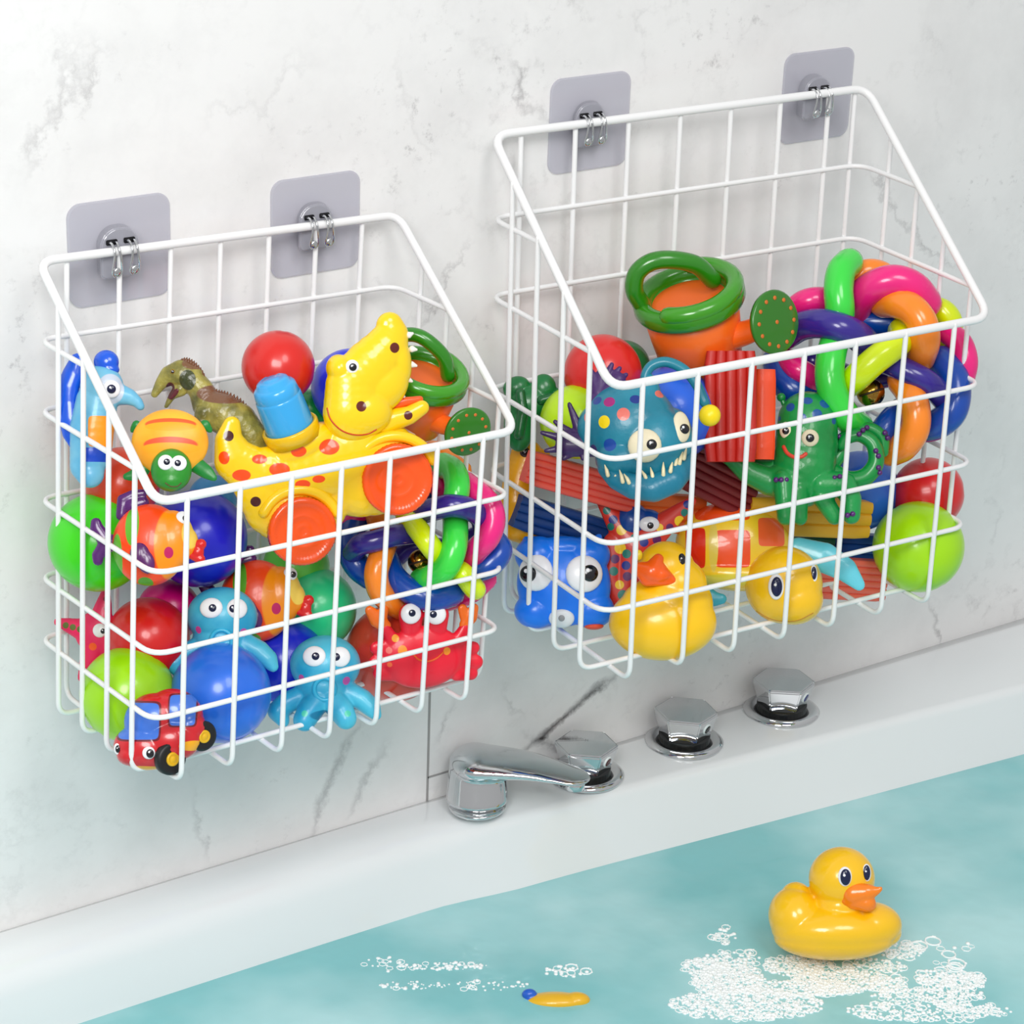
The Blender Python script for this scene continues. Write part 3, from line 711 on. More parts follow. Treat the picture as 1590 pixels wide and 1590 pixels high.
# ------------------------------------------------------------------ crocodile pull toy
def croc():
    t = Toy('toy_crocodile', 'yellow spotted crocodile on orange wheels carrying a light blue cup', 'toy crocodile', (520, 680), -.143, w=.5)
    Y = (250, 206, 8)
    bd = t.blob('body', [('c', [(360, 660, 0, 14), (355, 685, 0, 22), (366, 715, 0, 34), (400, 738, 0, 42), (450, 735, 0, 50), (500, 722, 0, 58), (552, 705, 0, 62), (600, 705, 0, 50)], .55),
        ('c', [(400, 750, 0, 40), (420, 790, 0, 42), (450, 800, 0, 50), (500, 790, 0, 40)], .55), ('c', [(540, 700, 0, 60), (560, 745, 0, 60), (600, 745, 0, 55)], .5),
        ('c', [(404, 800, 0, 18), (412, 824, 0, 10)], .6), ('e', 470, 690, 0, 60, 26, 32, 25)], None, smooth=6)
    O = (250, 76, 8)
    L = t.spots(bd, [(511, 694, 16, 12, O), (464, 701, 12, 9, O), (403, 713, 12, 7, O), (434, 729, 16, 10, O), (375, 738, 14, 9, O), (348, 711, 8, 10, O), (495, 744, 10, 6, O), (523, 722, 7, 5, O),
                     (397, 779, 8, (70, 12, 10)), (355, 677, 8, (70, 12, 10)), (470, 752, 12, 7, O)])
    bd.data.materials.clear(); bd.data.materials.append(pattern(Y, L, .22, coat=.5))
    hd = t.blob('head', [('c', [(548, 640, 16, 48), (548, 600, 12, 44), (575, 570, 8, 44), (597, 545, 4, 38), (608, 520, 0, 27), (605, 506, 0, 22)], .65),
        ('e', 566, 640, 18, 44, 38, 30), ('e', 590, 600, 8, 50, 40, 28, 40), ('e', 526, 572, 10, 20, 22, 24), ('e', 617, 560, 4, 22, 44, 22, 8)], None, smooth=6)
    L = t.spots(hd, [(613, 540, 8, (96, 22, 8)), (561, 631, 8, (96, 22, 8))])
    hd.data.materials.clear(); hd.data.materials.append(pattern((250, 210, 12), L, .2, coat=.5))
    jw = t.blob('lower_jaw', [('c', [(590, 660, 8, 20), (610, 652, 8, 18), (635, 645, 8, 15), (655, 633, 8, 12)], .8)], None, smooth=3)
    L = t.spots(jw, [(634, 645, 7, (90, 20, 8))]); jw.data.materials.clear(); jw.data.materials.append(pattern((250, 208, 12), L, .22, coat=.5))
    t.blob('tongue', [('c', [(606, 630, 2, 8), (628, 624, 2, 8), (652, 620, 2, 6)], .8)], mat((244, 92, 24), .3, coat=.3), smooth=2)
    for x, y, dx, dy in ((637, 520, 6, -2), (642, 542, 7, 1), (641, 566, 8, 2), (635, 589, 7, 3), (624, 612, 6, 4)):
        p = t.P(x-2, y, 6); b_ = bmesh.new(); tube(b_, [p, p+Vector((dx*t.s*.9, -dy*t.s, 0))], [5.5*t.s, 2.4*t.s], False, 10)
        obj('tooth', b_, mat((246, 240, 232), .25), t.root)
    t.eye(hd, 547, 569, 10.5, 6, 1, 1)
    t.line(hd, [(508, 634), (514, 652), (530, 668), (550, 675), (570, 674), (584, 667)], 1.3, mat((200, 60, 14), .3), 'mouth')
    # seat rim and cup
    ax = (t.P(421, 592, 0)-t.P(449, 658, 0)).normalized(); ax = (ax+Vector((0, 0, .18))).normalized()
    p0 = (452, 668, 0)
    t.lathe('seat_rim', p0, ax, [(-14, 44), (6, 45), (9, 43), (8, 39), (-6, 38)], mat((238, 190, 8), .25, coat=.4), lab='yellow seat rim')
    cup = t.lathe('cup', p0, ax, [(-6, 38), (0, 38.5), (56, 36.5), (60, 36), (61, 34.8), (62, 35.4), (76, 33.5), (80, 30), (81, 27), (87, 25), (90, 19), (89, 14), (91, 12), (91, 2)], mat((56, 168, 232), .22, coat=.4), lab='light blue cup')
    # wheels
    for x, y, r, z, nm in ((466, 822, 53, 26, 0), (613, 742, 56, 30, 1)):
        w = t.lathe('wheel', (x, y, z-14), (0, 0, 1), [(0, r*.9), (2, r), (20, r), (22, r*.96), (24, r*.86), (21, r*.80), (22, r*.5), (23, r*.46), (21.5, r*.42), (22, r*.2), (23, r*.16), (21, r*.10), (21, r*.02)],
                    mat((250, 84, 6), .22, coat=.5), seg=144, mod=lambda a, q: 1+(.012 if (math.sin(48*a) > 0 and 2 <= q/t.s <= 21) else 0))
        w['label'] = 'orange wheel with serrated edge'
        t.tube('wheel_arch', [(x+(r+9)*math.cos(a), y-(r+9)*math.sin(a), z-6, 9) for a in [math.radians(q) for q in range(25, 156, 13)]], mat((252, 206, 20), .22, coat=.4), n=3)
    t.blob('far_wheel_arch', [('c', [(598, 676, -34, 7), (618, 668, -34, 9), (640, 680, -34, 8), (650, 694, -34, 6)])], mat((238, 214, 190), .25), smooth=2)
croc()

# ------------------------------------------------------------------ watering cans
def can(cx, cy, y, label, rot, k):
    t = Toy('toy_watering_can', label, 'toy watering can', (cx, cy), y, group='orange and green toy watering cans')
    cr, sr = math.cos(math.radians(rot)), math.sin(math.radians(rot))
    def Q(dx, dy, z=0):   # offset (right, up) turned clockwise by rot, in picture units
        return (cx+k*(dx*cr+dy*sr), cy-k*(-dx*sr+dy*cr), z*k)
    def V(dx, dy, dz): v = Vector((dx*cr+dy*sr, -dx*sr+dy*cr, dz)); return v.normalized()
    n = V(-.21, .79, .57)
    OR = mat((252, 112, 28), .35, coat=.25); GR = mat((52, 138, 16), .24, coat=.45)
    S = k
    t.lathe('body', Q(0, 0), -n, [(-4*S, 66*S), (-4*S, 76*S), (10*S, 77*S), (60*S, 72*S), (105*S, 66*S), (112*S, 62*S), (112*S, 56*S), (20*S, 62*S), (10*S, 64*S)] if False else
            [(0, 78*S), (55*S, 73*S), (108*S, 66*S), (114*S, 60*S), (114*S, 2*S)], OR, seg=56)
    t.lathe('rim', Q(0, 0), n, [(-8*S, 80*S), (-6*S, 87*S), (0, 90*S), (12*S, 90*S), (20*S, 86*S), (24*S, 78*S), (23*S, 70*S), (17*S, 64*S), (8*S, 61*S), (1*S, 60*S)], GR, seg=64)
    t.lathe('inner_bowl', Q(0, 0), n, [(-2*S, 66*S), (3*S, 62*S), (2*S, 50*S), (1.5*S, 1*S)], mat((252, 108, 26), .4), seg=40)
    hp = [(36, 34, 8), (10, 58, 30), (-30, 66, 44), (-62, 62, 46), (-84, 44, 40), (-88, 18, 30), (-78, -2, 16)]
    t.tube('handle', [Q(*p)+(14.5*S,) for p in hp], mat((40, 128, 14), .24, coat=.5), n=8, seg=20)
    # raised lid on the near half of the rim
    u = V(.96, .26, 0); u = (u-n*u.dot(n)).normalized(); w = n.cross(u)
    pts = []; c0 = t.P(*Q(0, 0))
    for q in range(-125, 76, 10):
        a = math.radians(q); pts.append(c0+n*20*S*t.s+(u*math.cos(a)+w*math.sin(a))*76*S*t.s)
    b_ = bmesh.new(); tube(b_, pts, 14.5*S*t.s, False, 16); obj('lid', b_, mat((60, 150, 20), .22, coat=.5), t.root)
    # spout and rose
    t.blob('spout', [('c', [Q(50, -60, -20)+(24*S,), Q(88, -50, 0)+(20*S,), Q(110, -41, 14)+(18*S,), Q(120, -37, 20)+(18*S,)])], OR, vox=2.4, smooth=6)
    d = V(.62, -.05, .78); c1 = Q(131, -33, 32)
    t.lathe('rose_cup', c1, d, [(-18*S, 28*S), (-6*S, 44*S), (2*S, 49*S), (3*S, 40*S)], OR, seg=40)
    rose = t.lathe('rose', c1, d, [(1*S, 50*S), (6*S, 51*S), (9*S, 48*S), (9.5*S, 30*S), (10.5*S, 2*S)], mat((44, 118, 22), .3, coat=.35), seg=48)
    hu = d.orthogonal().normalized(); hv = d.cross(hu); cc = t.P(*c1)
    for i in range(13):
        if i == 12: o_ = cc
        else: a = 2*math.pi*i/12; o_ = cc+(hu*math.cos(a)+hv*math.sin(a))*38*S*t.s
        b_ = bmesh.new(); lathe(b_, o_, d, [(8.6*S*t.s, 3.4*S*t.s), ((10.2 if i < 12 else 11)*S*t.s, 3.4*S*t.s), ((10.4 if i < 12 else 11.2)*S*t.s, 1.5*S*t.s)], 12); obj('spray_hole', b_, mat((214, 112, 40), .4), rose)
can(1071, 468, -.085, 'large orange watering can with green handle standing out of the upper basket', 0, .98)
can(657, 588, -.120, 'orange watering can with green rim behind the crocodile head', 36, .78)

# ------------------------------------------------------------------ tangle balls
PK, GN, YL, OG, PU, NB_ = (240, 30, 128), (58, 220, 70), (224, 246, 6), (255, 140, 34), (52, 36, 140), (4, 70, 168)
def tangle(ref, y, label, arcs, bell, br):
    t = Toy('tangle_ball', label, 'tangle ball', ref, y, group='balls of interlaced coloured tubes')
    for col, r, z0, pts in arcs:
        L = [(p[0], p[1], (p[2] if len(p) > 2 else z0), r) for p in pts]
        t.tube('loop', L, mat(col, .24, coat=.4), n=7, seg=18)
    b_ = bmesh.new(); bmesh.ops.create_uvsphere(b_, u_segments=32, v_segments=20, radius=br*t.s); b_.transform(Matrix.Translation(t.P(*bell)))
    o = obj('bell', b_, mat((176, 134, 60), .16, metal=1), t.root); o['label'] = 'brass jingle bell'
    b_ = bmesh.new(); c_ = t.P(*bell); R_ = br*t.s*1.01
    tube(b_, [c_+Vector((math.cos(a)*R_*.8, math.cos(a)*R_*.25, math.sin(a)*R_*.95)).normalized()*R_ for a in [math.radians(q) for q in range(30, 151, 10)]], br*.09*t.s, False, 8)
    obj('slot', b_, mat((40, 20, 10), .4), o)
tangle((655, 835), -.126, 'tube puzzle ball right of the crocodile front wheel', [
    (GN, 20, 40, [(688, 722, 0), (704, 732, 30), (710, 752, 50), (708, 775, 55), (707, 800, 30), (707, 830, 55), (704, 855, 66), (692, 882, 62), (668, 897, 40), (655, 900, 10)]),
    (PU, 18, 60, [(655, 796, 30), (676, 790, 60), (702, 785, 72), (728, 790, 62), (746, 802, 40), (752, 822, 5)]),
    (PU, 17, 56, [(640, 828, 20), (610, 832, 52), (582, 840, 62), (560, 846, 54), (548, 858, 20)]),
    (YL, 17, 66, [(630, 800, 10), (646, 818, 50), (664, 842, 70), (680, 862, 50), (700, 880, 20), (718, 890, 35), (732, 908, 30), (738, 915, 20)]),
    (PK, 19, 40, [(722, 750, 10), (742, 766, 34), (760, 784, 42), (766, 808, 44), (758, 834, 42), (742, 852, 30), (728, 870, 0)]),
    (PK, 18, -30, [(664, 705, -40), (676, 730, -20), (684, 758, -20)]), (PK, 15, -20, [(520, 824, -20), (545, 808, -10), (575, 785, 0)]), (PK, 16, -40, [(690, 935, -30), (730, 922, -30), (756, 900, -30)]),
    (NB_, 21, -10, [(560, 800, -20), (545, 830, -6), (545, 858, 4), (556, 880, 8), (576, 896, 0)]),
    (NB_, 20, 30, [(600, 868, 0), (612, 896, 24), (640, 920, 36), (672, 930, 34), (702, 922, 12)]),
    (NB_, 20, 0, [(735, 886, 0), (758, 878, 6), (776, 856, 0), (764, 836, -20)]), (NB_, 18, -40, [(640, 770, -50), (680, 768, -50), (720, 780, -50)]),
    (OG, 19, 50, [(598, 846, 20), (590, 868, 46), (584, 892, 52), (590, 918, 44), (608, 936, 20), (622, 944, -10)]),
    (OG, 17, 0, [(578, 770, -10), (582, 792, 10), (588, 815, 0)]), (OG, 17, -40, [(672, 700, -50), (690, 712, -40), (716, 730, -50)]),
    (PU, 16, -30, [(610, 870, -40), (640, 850, -50), (700, 850, -50), (745, 830, -50)])],
    (652, 872, 10), 19)
tangle((1350, 560), -.152, 'tube puzzle ball high at the right of the upper basket', [
    (GN, 23, 60, [(1318, 408, 10), (1306, 422, 36), (1302, 450, 50), (1304, 482, 50), (1300, 515, 30), (1292, 545, 56), (1288, 580, 66), (1294, 612, 64), (1312, 645, 48), (1335, 664, 10)]),
    (PU, 23, 40, [(1220, 520, 10), (1245, 506, 30), (1275, 502, 56), (1308, 510, 68), (1335, 524, 50), (1356, 548, 10)]),
    (PK, 20, 10, [(1226, 492, -10), (1242, 474, 10), (1262, 466, 18), (1290, 466, 10)]),
    (PK, 25, 30, [(1328, 482, -20), (1340, 458, 16), (1362, 442, 34), (1390, 436, 40), (1418, 446, 34), (1438, 470, 10)]),
    (OG, 19, -30, [(1322, 440, -30), (1342, 422, -24), (1368, 424, -30), (1395, 445, -40)]),
    (OG, 24, 50, [(1372, 470, 6), (1392, 470, 36), (1416, 480, 54), (1432, 502, 60), (1436, 530, 50), (1428, 556, 14)]),
    (OG, 23, 40, [(1400, 592, 10), (1414, 612, 34), (1422, 640, 44), (1420, 668, 40), (1404, 692, 22), (1384, 702, -10)]),
    (YL, 22, 60, [(1318, 596, 30), (1334, 582, 58), (1358, 560, 68), (1382, 542, 64), (1398, 528, 40), (1400, 514, 10)]),
    (YL, 19, -20, [(1440, 480, -30), (1462, 482, -20), (1476, 500, -20), (1474, 530, -30)]), (YL, 15, -10, [(1255, 606, -10), (1275, 600, 0), (1290, 612, 0)]),
    (PU, 19, 40, [(1362, 560, -10), (1386, 566, 30), (1416, 580, 44), (1444, 596, 38), (1466, 620, 6)]),
    (NB_, 24, 10, [(1462, 560, -10), (1480, 584, 6), (1484, 614, 14), (1476, 642, 14), (1452, 660, 0), (1424, 664, -20)]),
    (NB_, 20, -10, [(1330, 500, -30), (1362, 500, -20), (1396, 506, -20), (1410, 540, -40)]),
    (NB_, 23, -10, [(1206, 560, -20), (1212, 586, -8), (1232, 606, 0), (1256, 612, -10)]),
    (NB_, 20, 10, [(1400, 636, -20), (1380, 656, 4), (1368, 676, 8), (1368, 700, -10)]),
    (PK, 19, 0, [(1472, 516, -20), (1492, 534, -4), (1500, 562, 0), (1494, 592, -10)]), (PK, 19, 10, [(1218, 556, -10), (1236, 572, 10), (1256, 584, 8), (1266, 600, -10)]),
    (PU, 17, -30, [(1262, 560, -40), (1350, 590, -60), (1440, 560, -50)])],
    (1352, 610, 16), 22)
# ------------------------------------------------------------------ fanged fish
def angler():
    t = Toy('toy_fish', 'teal fanged anglerfish toy with coloured dots and a yellow lure', 'toy fish', (992, 675), -.154, group='clay sea monsters in the upper basket')
    TE = (22, 124, 150)
    bd = t.blob('body', [('e', 978, 660, 0, 74, 68, 56), ('e', 1010, 690, 10, 62, 66, 52), ('c', [(1000, 625, 10, 30), (1008, 600, 10, 16), (1008, 588, 8, 9)]),
        ('e', 1045, 685, 6, 32, 52, 36), ('e', 930, 665, -4, 34, 40, 34), ('e', 968, 712, 14, 44, 34, 40)], None, smooth=6)
    L = t.spots(bd, [(938, 655, 9, 10, (250, 218, 10)), (968, 643, 10, (240, 118, 104)), (947, 691, 10, (10, 70, 160)), (946, 624, 9, 8, (168, 20, 120)), (987, 620, 9, 7, (14, 50, 140)),
                     (927, 622, 8, 7, (20, 60, 150)), (1024, 612, 9, 6, (240, 120, 104)), (912, 647, 5, 10, (240, 120, 104)), (922, 700, 6, 12, (60, 30, 110))])
    bd.data.materials.clear(); bd.data.materials.append(pattern(TE, L, .35, coat=.25, noise=((34, 140, 165), 26), bump=.25))
    t.blob('lower_lip', [('c', [(938, 728, 20, 11), (958, 745, 34, 16), (985, 756, 44, 20), (1015, 758, 48, 22), (1042, 746, 40, 22), (1062, 726, 26, 18), (1070, 712, 16, 11)], .9)], mat((20, 120, 148), .35, coat=.25, bump=.5), smooth=4)
    t.eye(bd, 1001, 692, 26, 8, 11, -2, white=CREAM, dark=BLACK_P); t.eye(bd, 1058, 663, 15, 8, 5, 3, white=CREAM, ry=25)
    TO = mat((236, 222, 178), .3, coat=.3)
    for x, y, dx, ln in ((944, 738, -5, 16), (954, 745, 5, 12), (967, 748, -5, 18), (977, 750, -8, 14), (1004, 745, -8, 15), (1014, 744, -4, 18), (1030, 738, 0, 20), (1041, 732, 3, 14), (1048, 726, 5, 20), (1055, 720, 5, 18), (1062, 712, 4, 16)):
        z = 58 if x > 960 else 44
        if x > 1044: z = 44
        b_ = bmesh.new(); tube(b_, [t.P(x, y, z), t.P(x+dx*.4, y-ln*.5, z+1), t.P(x+dx, y-ln, z-2)], [3.4*t.s, 2.8*t.s, .8*t.s], False, 8)
        obj('tooth', b_, TO, t.root)
    ar = t.tube('antenna', [(1007, 600, 8, 9), (1002, 585, 8, 8), (1012, 568, 8, 8), (1035, 562, 10, 8), (1062, 574, 16, 8), (1082, 598, 22, 8), (1094, 625, 26, 8)], mat((26, 128, 150), .35, coat=.2))
    b_ = bmesh.new(); bmesh.ops.create_uvsphere(b_, u_segments=32, v_segments=20, radius=17*t.s); b_.transform(Matrix.Translation(t.P(1102, 645, 28))); obj('lure', b_, mat((250, 222, 16), .35), ar)
    PU_ = mat((70, 34, 104), .45, coat=.1)
    t.blob('mohawk', [('c', [(930, 610, 6, 12), (x, y, 4, 4)], .7) for x, y in ((918, 575), (935, 562), (950, 566), (962, 572), (972, 582))]+[('c', [(925, 625, 6, 14), (960, 590, 6, 12)], .7)], PU_, vox=1.6, smooth=1)
    t.blob('tail_fin', [('c', [(908, 690, -4, 12), (x, y, z, 4)], .6) for x, y, z in ((884, 628, -8), (862, 655, -8), (842, 672, -6), (848, 700, -4), (875, 712, 0), (905, 712, 4))]+[('c', [(930, 690, 0, 20), (882, 690, -4, 20)], .6)], mat((52, 20, 84), .4, coat=.2), vox=1.6, smooth=1)
angler()

# ------------------------------------------------------------------ green clay octopus
def clay_octopus():
    t = Toy('toy_octopus', 'green clay octopus with blue dots and a red smile', 'toy octopus', (1248, 700), -.168, group='clay sea monsters in the upper basket')
    G = (8, 142, 62)
    bd = t.blob('body', [('c', [(1254, 654, 0, 47), (1252, 690, 2, 50), (1248, 725, 4, 50), (1245, 745, 4, 44)], .85),
        ('c', [(1235, 745, 10, 34), (1195, 748, 14, 22), (1165, 735, 16, 19), (1140, 712, 18, 16), (1112, 692, 18, 13), (1092, 690, 16, 9)]),
        ('c', [(1216, 745, 30, 17), (1218, 775, 36, 15), (1220, 802, 36, 14)]), ('c', [(1240, 760, 30, 16), (1242, 804, 32, 12)]),
        ('c', [(1275, 752, 24, 22), (1310, 752, 28, 20), (1322, 775, 30, 16), (1322, 800, 30, 14)]), ('c', [(1275, 770, 26, 16), (1296, 802, 28, 13)])], None, smooth=5)
    B_ = (10, 84, 160)
    L = t.spots(bd, [(1227, 632, 7, B_), (1254, 622, 8, 6, B_), (1281, 627, 9, 7, B_), (1269, 643, 8, B_), (1246, 648, 6, B_), (1295, 654, 5, B_), (1210, 650, 4, B_)])
    bd.data.materials.clear(); bd.data.materials.append(pattern(G, L, .33, coat=.3, noise=((18, 152, 72), 22), bump=.2))
    GM = mat(G, .33, coat=.3)
    t.tube('tentacle', [(1200, 728, 0, 16), (1172, 724, -4, 15), (1150, 706, -8, 14), (1143, 684, -10, 13), (1152, 664, -12, 11), (1172, 658, -12, 9), (1190, 664, -10, 7)], GM, seg=18)
    t.tube('tentacle', [(1294, 736, 0, 16), (1318, 746, 2, 15), (1344, 740, 4, 14), (1360, 718, 6, 13), (1356, 690, 6, 12), (1336, 676, 4, 11), (1316, 680, 2, 10), (1306, 692, 0, 8)], GM, seg=18)
    t.tube('tentacle', [(1292, 720, -16, 13), (1306, 700, -18, 12), (1308, 682, -16, 10), (1330, 670, -14, 10), (1352, 666, -14, 10), (1370, 680, -14, 10), (1372, 702, -14, 8)], mat((16, 152, 70), .33, coat=.3), seg=18)
    b_ = bmesh.new(); bmesh.ops.create_icosphere(b_, subdivisions=3, radius=7*t.s); b_.transform(Matrix.Translation(t.P(1213, 617, 0))); tube(b_, [t.P(1213, 617, 0), t.P(1222, 640, 0)], 4*t.s, False, 8); obj('knob', b_, GM, t.root)
    t.eye(bd, 1220, 668, 10, 5.5, 0, 1, white=CREAM, ry=13); t.eye(bd, 1258, 680, 13.5, 6.5, 0, 0, white=CREAM)
    t.line(bd, [(1217, 694), (1223, 704), (1234, 710), (1245, 709), (1251, 705)], 3.2, mat((232, 74, 52), .35), 'mouth')
    SU = mat((84, 26, 110), .3, coat=.3)
    for x, y, z in ((1205, 745, 44), (1213, 745, 46), (1221, 745, 44), (1334, 674, 18), (1340, 668, 16), (1346, 664, 8), (1360, 700, 20), (1364, 708, 20), (1364, 726, 18), (1366, 734, 14), (1374, 672, 0), (1378, 680, -4), (1303, 678, 0), (1296, 742, 42), (1304, 740, 44), (1316, 800, 44), (1324, 798, 44), (1152, 658, 0), (1186, 658, 0)):
        b_ = bmesh.new(); bmesh.ops.create_icosphere(b_, subdivisions=2, radius=4.4*t.s, matrix=Matrix.Translation(t.P(x, y, z))); obj('sucker', b_, SU, t.root)
clay_octopus()

# ------------------------------------------------------------------ modelling clay sticks
def clay(p0, p1, half, y, col, label, ridges=4, thick=16, w=.6, half1=None):
    cx, cy = (p0[0]+p1[0])/2, (p0[1]+p1[1])/2
    t = Toy('clay_block', label, 'modelling clay', (cx, cy), y, w=w, group='ridged sticks of modelling clay')
    a = t.P(*p0); c = t.P(*p1); d = (c-a); ln = d.length; d.normalize(); u = Vector((-d.y, d.x, 0)); u = u if u.y > 0 else -u
    h0, h1 = half*t.s, (half1 or half)*t.s; N = ridges*10; prof = []
    for k in range(N+1):
        q = -1+2*k/N; prof.append((q, thick*t.s*(1-.28*(1-abs(math.sin(math.pi*ridges*k/N))**.5))))
    b_ = bmesh.new(); rows = []
    for i in range(9):
        f = i/8; hh = h0+(h1-h0)*f; o_ = a+d*(ln*f+random.uniform(-.0006, .0006)); e_ = .93 if i in (0, 8) else 1
        top = [b_.verts.new(o_+u*(q*hh*e_)+Vector((0, 0, z*e_))) for q, z in prof]
        bot = [b_.verts.new(o_+u*(q*hh*e_)+Vector((0, 0, -thick*t.s*e_*.9))) for q in (1, 0, -1)]
        rows.append(top+bot)
    n = len(rows[0])
    for A, Bv in zip(rows, rows[1:]):
        for k in range(n): b_.faces.new((A[k], A[(k+1) % n], Bv[(k+1) % n], Bv[k]))
    b_.faces.new(rows[0]); b_.faces.new(list(reversed(rows[-1]))); bmesh.ops.recalc_face_normals(b_, faces=b_.faces)
    me = bpy.data.meshes.new('clay_block'); b_.to_mesh(me); b_.free(); me.materials.append(mat(col, .5, coat=.1, bump=.25))
    o = bpy.data.objects.new('clay_block', me); COL.objects.link(o); o.matrix_world = t.root.matrix_world.copy()
    lab, g = t.root['label'], t.root['group']; bpy.data.objects.remove(t.root); tag(o, lab, 'modelling clay', g)
clay((818, 724), (985, 772), 26, -.082, (240, 92, 76), 'salmon clay stick under the anglerfish tail', 5, 14)
clay((800, 792), (952, 838), 27, -.066, (14, 64, 132), 'navy clay stick below the salmon one at the left', 4, 13)
clay((1070, 722), (1168, 772), 38, -.122, (124, 24, 32), 'maroon clay stick under the green octopus arm', 6, 14)
clay((985, 794), (1090, 800), 30, -.096, (236, 108, 30), 'orange clay stick between the anglerfish and the starfish', 3, 12)
clay((1160, 798), (1347, 806), 30, -.150, (226, 168, 34), 'mustard yellow clay stick the green octopus stands on', 3, 16)
clay((1285, 856), (1402, 862), 30, -.135, (10, 72, 152), 'navy clay stick beside the lower lime ball', 4, 13)
clay((1225, 852), (1292, 852), 20, -.128, (8, 84, 66), 'dark green clay stick beneath the mustard one', 3, 11)
clay((1262, 896), (1374, 902), 32, -.158, (244, 110, 90), 'salmon clay stick at the bottom right behind the cyan flipper', 6, 12)
clay((1134, 545), (1134, 718), 40, -.148, (196, 30, 16), 'dark red ridged clay stick standing behind the green octopus', 5, 16, w=0)
clay((1188, 575), (1186, 714), 16, -.146, (255, 76, 8), 'orange-red clay stick standing left of the green octopus', 1, 14, w=0)

# ------------------------------------------------------------------ spotted starfish
def star():
    t = Toy('toy_starfish', 'red starfish covered in yellow, blue and green dots', 'toy starfish', (985, 850), -.112)
    c = (988, 850, 0, 30)
    bd = t.blob('body', [('c', [c, (934, 778, 0, 9)], .5), ('c', [c, (1074, 778, 4, 8)], .5), ('c', [c, (966, 940, 0, 14)], .5), ('c', [c, (1030, 900, 0, 16)], .5), ('c', [(955, 845, 0, 20), (950, 900, 0, 18), (968, 935, 0, 16)], .5)], None, smooth=3)
    K = ((252, 206, 20), (20, 44, 140), (92, 24, 100), (16, 122, 110)); L = []
    for x, y, r, k in ((935, 776, 7, 2), (942, 793, 6, 3), (952, 807, 7, 1), (948, 818, 6, 3), (965, 823, 8, 0), (970, 810, 6, 2), (963, 851, 9, 0), (973, 860, 7, 3), (955, 868, 7, 2), (972, 878, 7, 1), (953, 887, 7, 3),
                       (974, 895, 7, 2), (962, 908, 7, 0), (967, 924, 8, 3), (1055, 809, 8, 0), (1063, 796, 6, 3), (1067, 783, 6, 1), (1040, 819, 6, 2), (1024, 819, 6, 0), (1020, 838, 7, 2), (1000, 842, 7, 1), (1046, 826, 6, 0), (1000, 868, 7, 0), (985, 835, 6, 3)):
        L.append((x, y, r, K[k]))
    bd.data.materials.clear(); bd.data.materials.append(pattern((216, 50, 32), t.spots(bd, L), .35, coat=.2))
star()
def small_blue():
    t = Toy('toy_fish', 'navy toy with a white swirled eye behind the spotted starfish', 'toy fish', (997, 808), -.106)
    bd = t.blob('body', [('e', 982, 808, 0, 26, 28, 22), ('e', 1006, 812, 0, 24, 22, 18)], mat((14, 72, 156), .3, coat=.3), smooth=3)
    t.eye(bd, 1008, 814, 16, 5, 2, 2, ry=12)
small_blue()

# ------------------------------------------------------------------ blue googly animal
def googly():
    t = Toy('squeeze_toy', 'blue toy with huge white eyes in the upper basket corner', 'toy', (877, 905), -.096)
    BL = (12, 122, 246)
    bd = t.blob('body', [('e', 875, 905, 0, 73, 68, 34), ('e', 845, 910, 0, 42, 52, 28), ('e', 905, 910, 0, 44, 52, 28), ('e', 835, 862, 0, 36, 30, 28), ('e', 912, 862, 0, 36, 30, 28), ('e', 832, 948, 0, 34, 28, 28), ('e', 918, 946, 0, 36, 30, 28), ('e', 875, 850, 0, 44, 18, 24),
        ('c', [(822, 846, 0, 9), (817, 838, 0, 6)]), ('c', [(924, 842, 0, 9), (930, 834, 0, 6)])], mat(BL, .3, coat=.25), smooth=7)
    t.eye(bd, 832, 889, 27, 13, -12, 2, ry=29); t.eye(bd, 907, 891, 29, 13, 9, -1)
    n_ = t.dot(bd, 872, 960, 20, mat((226, 230, 234), .35), 'nose', .5, 16); t.dot(n_, 872, 960, 5, mat((150, 152, 156), .4), 'nostril', .3, parent=n_)
    t.blob('foot', [('e', 922, 972, 6, 16, 6, 14)], mat((240, 84, 50), .4), smooth=2)
googly()

# ------------------------------------------------------------------ ducks
YD = (255, 200, 10)
def duck_a():
    t = Toy('rubber_duck', 'yellow rubber duck with an orange beak behind the upper basket wires', 'rubber duck', (1030, 950), -.176)
    bd = t.blob('body', [('e', 1029, 966, 0, 84, 60, 52), ('e', 1046, 936, 0, 62, 54, 46, -14), ('e', 1034, 884, 0, 45, 44, 40), ('e', 1048, 908, 0, 50, 44, 42), ('e', 1015, 935, 2, 50, 36, 42)], mat(YD, .28, coat=.3), smooth=9)
    t.blob('beak', [('c', [(1022, 868, 38, 9), (1012, 888, 44, 16), (996, 884, 40, 12)], .8), ('c', [(1020, 880, 40, 12), (1044, 901, 38, 7)], .8), ('c', [(994, 886, 40, 10), (1004, 900, 42, 11), (1042, 903, 38, 6)], .8), ('e', 1018, 892, 42, 24, 13, 12)], mat((255, 96, 4), .25, coat=.4), smooth=4)
    t.eye(bd, 1059, 868, 6, 4, 0, 0, ry=9, white=BLACK_P, glint=True)
    t.blob('far_eye', [('e', 992, 862, 26, 6, 9, 5)], mat((248, 214, 40), .3), smooth=2)
duck_a()
